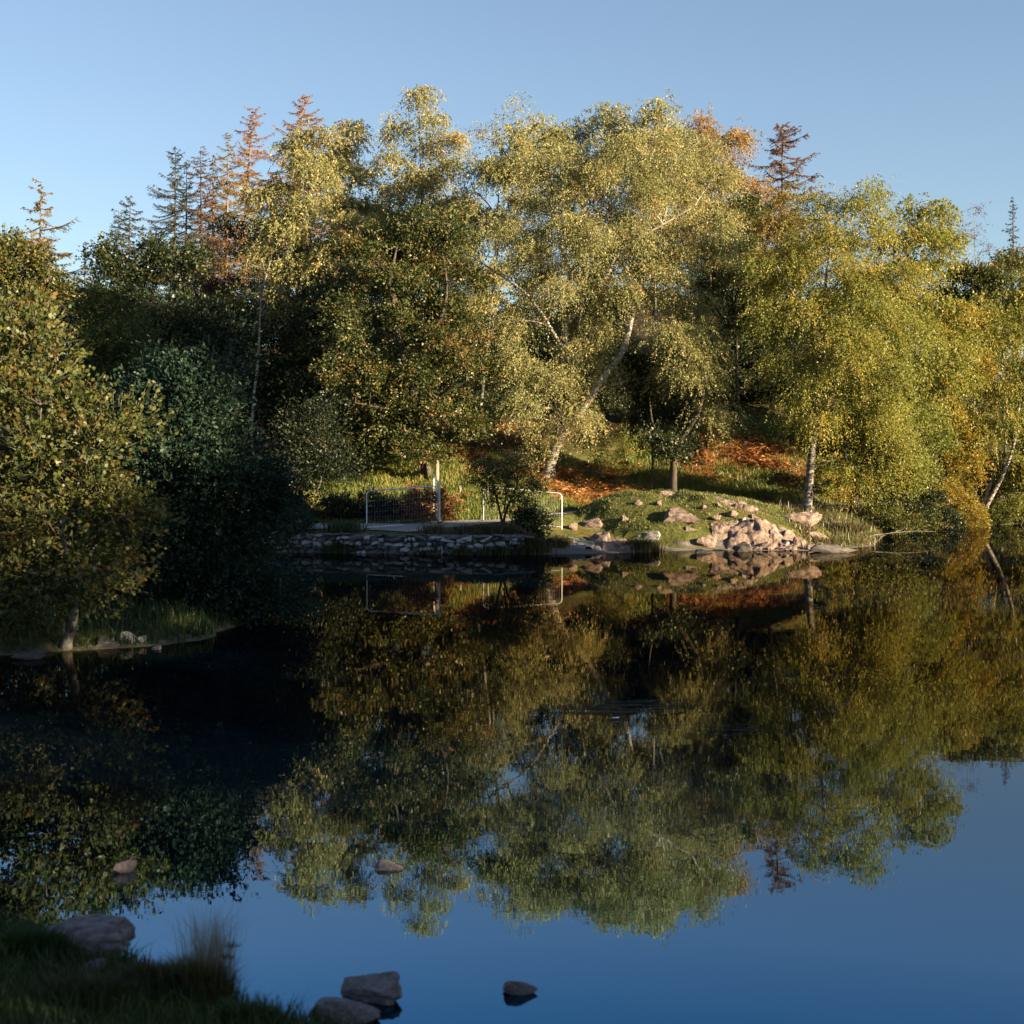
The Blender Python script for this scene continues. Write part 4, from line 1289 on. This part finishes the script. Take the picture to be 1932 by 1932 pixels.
# ------------------------------------------------------------------ dry stone wall
rg = np.random.default_rng(401)
wall = tag(link('stone_wall', None, None, (-9, 75, 0)), 'low dry stone wall holding the path above the water', 'wall')
ST = {m: [rock_mesh('stone', 410 + i, M[m], 2, 9, .07) for i in range(4)] for m in ('stone_pale', 'stone_dark')}
V, nn = [], 0
xs = np.arange(-21, 1.0, .4)
for x in xs:
    y = float(np.interp(x, SX, SY))
    V += [(x + 9, y + .26 - 75, -.4), (x + 9, y + .26 - 75, .98), (x + 9, y + .5 - 75, .98)]
i = np.arange(len(xs) - 1)[:, None] * 3
link('wall_core', mesh('wall_core', V, np.concatenate([i + [[0, 3, 4, 1]], i + [[1, 4, 5, 2]]]), M['stone_dark']), wall)
z = -.1
for row, hh in enumerate((.26, .23, .23, .2, .12)):
    x = -20.5 + rg.uniform(0, .3)
    while x < .6:
        w_ = .18 + .55 * rg.random() ** 1.6 if row < 4 else rg.uniform(.4, .9)
        hgt_ = hh * rg.uniform(.85, 1.2)
        pale = rg.random() < (.08, .3, .65, .62, .35)[row]
        y = float(np.interp(x + w_ / 2, SX, SY))
        o_ = link('stone', ST['stone_pale' if pale else 'stone_dark'][rg.integers(4)], wall,
                  (x + w_ / 2 + 9, y + .18 - 75 + rg.normal() * .04, z + hh / 2 + rg.normal() * .025 + .05 * math.sin(x * 1.7 + row)))
        o_.scale = (w_ * .58, .2, hgt_ * .6)
        o_.rotation_euler = (rg.integers(2) * PI, rg.normal() * .16, rg.integers(2) * PI + rg.normal() * .15)
        x += w_ + .015
    z += hh

# ------------------------------------------------------------------ fence panels, posts
def round_frame(tb, A, B, h, r=.03, rad=.22, bottom=(0, 1)):
    """tubular frame standing from foot A to foot B"""
    A, B = np.array(A, float), np.array(B, float)
    hd = B - A
    L = np.linalg.norm(hd)
    e = hd / L
    up = np.array([0, 0, 1.0])
    P = [A]
    P.append(A + up * (h - rad))
    for th in np.linspace(0, PI / 2, 7):
        P.append(A + up * (h - rad) + e * rad * (1 - math.cos(th)) + up * rad * math.sin(th))
    for th in np.linspace(0, PI / 2, 7):
        P.append(B - e * rad + up * (h - rad) + e * rad * math.sin(th) + up * rad * math.cos(th))
    P.append(B)
    tb.add(np.array(P), np.full(len(P), r), 8, np.cross(e, up))
    a, b2 = bottom
    tb.add(np.array([A + up * .12 + hd * a, A + up * .12 + hd * b2]), [r * .9, r * .9], 8)


def fence_panel(label, A, B, h, bottom=(0, 1), lean=0):
    A, B = np.array(A, float), np.array(B, float)
    root = tag(link('site_fence', None, None, A), label, 'fence')
    tb = Tubes()
    round_frame(tb, [0, 0, 0], B - A, h, bottom=bottom)
    link('frame', tb.mesh('frame', M['zinc']), root)
    tb = Tubes()
    hd = B - A
    Lh = np.linalg.norm(hd)
    for f in np.arange(.12, Lh, .14) / Lh:
        tb.add(np.array([hd * f + [0, 0, .14], hd * f + [0, 0, h - .03]]), [.0018, .0018], 3)
    for zz in np.arange(.35, h, .28):
        tb.add(np.array([hd * .01 + [0, 0, zz], hd * .99 + [0, 0, zz]]), [.0018, .0018], 3)
    tag(link('wire_mesh', tb.mesh('wire_mesh', M['zinc']), root), kind='stuff')
    fb = bmesh.new()
    bmesh.ops.create_cube(fb, size=1)
    for v in fb.verts:
        v.co = (v.co.x * .24, v.co.y * .5, v.co.z * .1 + .05)
    bmesh.ops.bevel(fb, geom=fb.edges[:], offset=.02, segments=1)
    me = bpy.data.meshes.new('foot')
    fb.to_mesh(me)
    fb.free()
    me.materials.append(M['stone_dark'])
    link('foot', me, root)
    if lean:
        root.rotation_euler = (lean, 0, 0)
    return root


fA = gp(692, 1000)
fB = at(829, 986, fA[1] + .6)
fB[2] = fA[2] + .25
fence_panel('grey tubular steel fence panel standing left on the path', fA, fB, 2.0, bottom=(0, .5))
gA = gp(912, 985)
gB = gp(1058, 1005)
gB = at(1060, 1012, gA[1] - 1.0)
gB[2] = gA[2] - .35
fence_panel('grey steel fence panel partly hidden behind the shrub tree', gA, gB, 1.9, bottom=(.72, 1))
hA = np.array([fB[0] + .02, fB[1] + .1, fB[2] + .05])
hB = at(818, 905, fB[1] + 5.0)
hB[2] = H1(hB[0], hB[1]) + .1
fence_panel('tall steel fence panel seen edge on climbing the slope', hA, hB, 2.1)


def post(px, py, hpx, label, wpx=4, mat='timber', D=None, tilt=0):
    g = gp(px, py) if D is None else at(px, py, D)
    s = g[1] / F
    w_, h_ = wpx * s, hpx * s
    bm = bmesh.new()
    bmesh.ops.create_cone(bm, cap_ends=True, segments=9, radius1=w_ * .52, radius2=w_ * .46, depth=h_ + .3)
    for v in bm.verts:
        v.co.z += h_ / 2 - .15
        if v.co.z > h_ * .9:
            v.co.z += v.co.x * .35
            v.co.x += .01
    me = bpy.data.meshes.new('fence_post')
    bm.to_mesh(me)
    bm.free()
    me.materials.append(M[mat])
    o_ = tag(link('fence_post', me, None, g), label, 'post')
    o_.rotation_euler = (0, tilt, 0)
    return o_


post(750, 984, 46, 'grey timber post behind the left fence panel', 4.5)
post(792, 890, 18, 'short timber post up the grass under the oak', 4)
post(824, 908, 42, 'broad pale timber post at the top of the edge-on fence', 9)
post(920, 936, 24, 'pale timber post left of the shrub tree', 4.5)
post(867, 930, 14, 'low stump of a post in the bright grass', 7)
post(830, 985, 24, 'pale timber post at the corner of the fence panels', 4.5)

# ------------------------------------------------------------------ the walker on the hillside
g = gp(490, 830)
if abs(g[1] - 104) > 14:
    x_ = at(485, 832, 102)[0]
    g = np.array([x_, 102, H1(x_, 102)])
skin = plain('skin', (.6, .4, .31))
red = plain('red_top', (.65, .05, .06))
blue = plain('blue_sleeves', (.4, .42, .6))
trous = plain('grey_trousers', (.62, .64, .7))
capm = plain('white_cap', (.85, .85, .85))
person = tag(link('person', None, None, g), 'person in a red top and pale cap walking in the dark wood', 'person')


def skinned(name, pts, edges, rad, mat):
    me = bpy.data.meshes.new(name)
    me.from_pydata(pts, edges, [])
    ob = link(name, me, person)
    sk = ob.modifiers.new('skin', 'SKIN')
    for v, r in zip(me.skin_vertices[0].data, rad):
        v.radius = r if hasattr(r, '__len__') else (r, r)
    me.skin_vertices[0].data[0].use_root = True
    sb = ob.modifiers.new('sub', 'SUBSURF')
    sb.levels = sb.render_levels = 2
    me.materials.append(mat)
    return ob


bp_ = [(0, 0, .95), (0, 0, 1.1), (0, -.02, 1.25), (0, 0, 1.4), (0, 0, 1.48), (0, -.02, 1.56), (0, -.03, 1.64), (0, -.02, 1.71),
       (.19, 0, 1.39), (.26, -.06, 1.15), (.16, -.24, 1.08), (.10, -.29, 1.1), (-.19, 0, 1.39), (-.27, .02, 1.13), (-.24, -.12, .93), (-.24, -.18, .88),
       (.1, 0, .88), (.11, -.10, .5), (.11, -.02, .09), (.11, -.16, .04), (-.1, 0, .88), (-.11, .06, .5), (-.11, .24, .12), (-.11, .13, .05)]
be = [(0, 1), (1, 2), (2, 3), (3, 4), (4, 5), (5, 6), (6, 7), (3, 8), (8, 9), (9, 10), (10, 11), (3, 12), (12, 13), (13, 14), (14, 15), (0, 16), (16, 17), (17, 18), (18, 19), (0, 20), (20, 21), (21, 22), (22, 23)]
br = [(.15, .11), (.14, .1), (.16, .11), (.13, .09), (.05, .05), (.07, .08), (.08, .095), (.06, .07), .06, .045, .035, .03, .06, .045, .035, .03, .085, .06, .045, .04, .085, .06, .045, .04]
skinned('body', bp_, be, br, skin)
skinned('shirt', [(0, 0, .93), (0, 0, 1.1), (0, -.02, 1.25), (0, 0, 1.4), (0, 0, 1.44)], [(0, 1), (1, 2), (2, 3), (3, 4)], [(.17, .13), (.165, .125), (.18, .13), (.15, .11), (.08, .07)], red)
for s in (1, -1):
    skinned('sleeve', [(.15 * s, 0, 1.4), (.2 * s, 0, 1.38), bp_[9 if s > 0 else 13], bp_[10 if s > 0 else 14]], [(0, 1), (1, 2), (2, 3)], [.065, .075, .06, .045], blue)
    a_, b_, c_ = (16, 17, 18) if s > 0 else (20, 21, 22)
    skinned('trouser_leg', [(.06 * s, 0, .95), bp_[a_], bp_[b_], bp_[c_]], [(0, 1), (1, 2), (2, 3)], [(.11, .13), .1, .078, .06], trous)
skinned('cap', [(0, -.01, 1.68), (0, -.02, 1.74), (0, -.13, 1.69)], [(0, 1), (1, 2)], [(.095, .1), (.07, .08), (.06, .02)], capm)

# ------------------------------------------------------------------ water weed, floating bits, dead branch
rg = np.random.default_rng(501)
PPs, T = [], Tubes()
for (x0, x1, y0, y1, n_, sl) in ((1010, 1330, 1330, 1352, 20, -.02), (1110, 1310, 1322, 1335, 9, -.03), (1310, 1460, 1368, 1388, 13, .0), (1200, 1290, 1366, 1376, 5, .05)):
    for k in range(n_):
        a = x0 + (x1 - x0) * rg.random() * .6
        ln = rg.uniform(.3, .6) * (x1 - x0)
        yy = rg.uniform(y0, y1)
        g0, g1_ = gp(a, yy, 15), gp(a + ln, yy + sl * ln + rg.normal() * 2, 15)
        g0[2] = g1_[2] = .004 + .004 * rg.random()
        m_ = g0 * .5 + g1_ * .5 + np.array([0, rg.normal() * .12, .006])
        T.add(spline([g0, m_, g1_], 6), [.001, .003, .004, .004, .003, .001], 4)
tag(link('water_weed', T.mesh('water_weed', M['weed'])), 'pale strands of weed lying on the still water', 'weed', kind='stuff')
g = gp(1157, 1358, 15)
V = [(-.1, 0, .01), (-.03, -.05, .03), (.09, -.02, .015), (.12, .02, .04), (.02, .06, .025)]
tag(link('floating_leaf', mesh('floating_leaf', V, [[(0, 1, 2, 3, 4)]], M['white']), None, (g[0], g[1], .01)), 'single pale leaf floating beside the weed', 'leaf')
T = Tubes()
g0 = gp(1610, 1026)
T.add(spline([at(1618, 1028, 83), at(1640, 1012, 83.4), at(1680, 1006, 84), at(1725, 1002, 85), at(1765, 1003, 86)], 14), np.linspace(.032, .01, 14), 6)
T.add(spline([at(1680, 1006, 84), at(1700, 1000, 84.2), at(1712, 990, 84.3)], 6), np.linspace(.025, .01, 6), 5)
g0 = at(1618, 1028, 83)
tag(link('fallen_branch', T.mesh('fallen_branch', M['bark_lichen'], g0), None, g0), 'pale bare branch arching low over the water', 'branch')

# ------------------------------------------------------------------ near bank: grass and seed stalks
rg = np.random.default_rng(601)
nb = 42000
X = rg.uniform(-8.5, -.8, nb)
Y = rg.uniform(9.5, 18, nb)
dc = (12.75 + 0.75 * (-1.86 - X)) - Y + fbm(X / 1.2, Y / 1.2, 6) * .5
ok = (dc > -.05) & (dc < 5)
X, Y = X[ok], Y[ok]
blades('bank_grass', X, Y, .06, .26, .012, M['bank_grass'], rg, 'long dark grass on the near bank', .6, tint0=.5)
for i, (px_, py_, w_, hm, n_, mt, lab, t0) in enumerate([
    (385, 1890, 100, .45, 700, 'reed', 'tall shadowed grass clump at the tip of the near bank', .5),
    (395, 1875, 90, .95, 170, 'straw', 'bleached straw stalks standing over the near bank', .7),
    (290, 1870, 110, .3, 700, 'reed', 'brown grass clump right of the big boulder', .25),
    (60, 1800, 140, .30, 700, 'bank_grass', 'dark grass clump at the left foot of the big boulder', .4),
    (180, 1890, 200, .24, 1200, 'reed', 'dusky grass in front of the big boulder', .2),
    (480, 1932, 120, .22, 900, 'bank_grass', 'green grass tuft at the lower edge of the bank', .7)]):
    rgi = np.random.default_rng(620 + i)
    gg = gp(px_, py_)
    tussock('grass_clump', px_, py_, w_, hm, lab, M[mt], n_ * 3, 620 + i, t0, .0022 if mt == 'straw' else .0045, .22 if mt == 'straw' else .4)
# two dock heads leaning over the water
for (px_, py_, lab) in ((566, 2307, 'reddish seed head leaning over the water from the bank'), (552, 2335, 'lower reddish seed head on a thin stalk over the water')):
    a = gp(400, 1900)
    h_ = at(px_ * .7728, py_ * .7728, a[1] + .1)
    root = tag(link('seed_head', None, None, a), lab, 'plant')
    T = Tubes()
    T.add(spline([[0, 0, 0], (h_ - a) * .5 + [0, 0, .1], h_ - a], 6), np.full(6, .003), 4)
    link('stalk', T.mesh('stalk', M['rust']), root)
    rgi = np.random.default_rng(int(px_))
    P = (h_ - a) + rgi.normal(size=(60, 3)) * [.035, .02, .01]
    V, Q = leaf_quads(P, unit(rgi.normal(size=P.shape)), .022, rgi)
    link('flower', mesh('flower', V, Q, M['rust'], False, np.full(len(V), .8)), root)
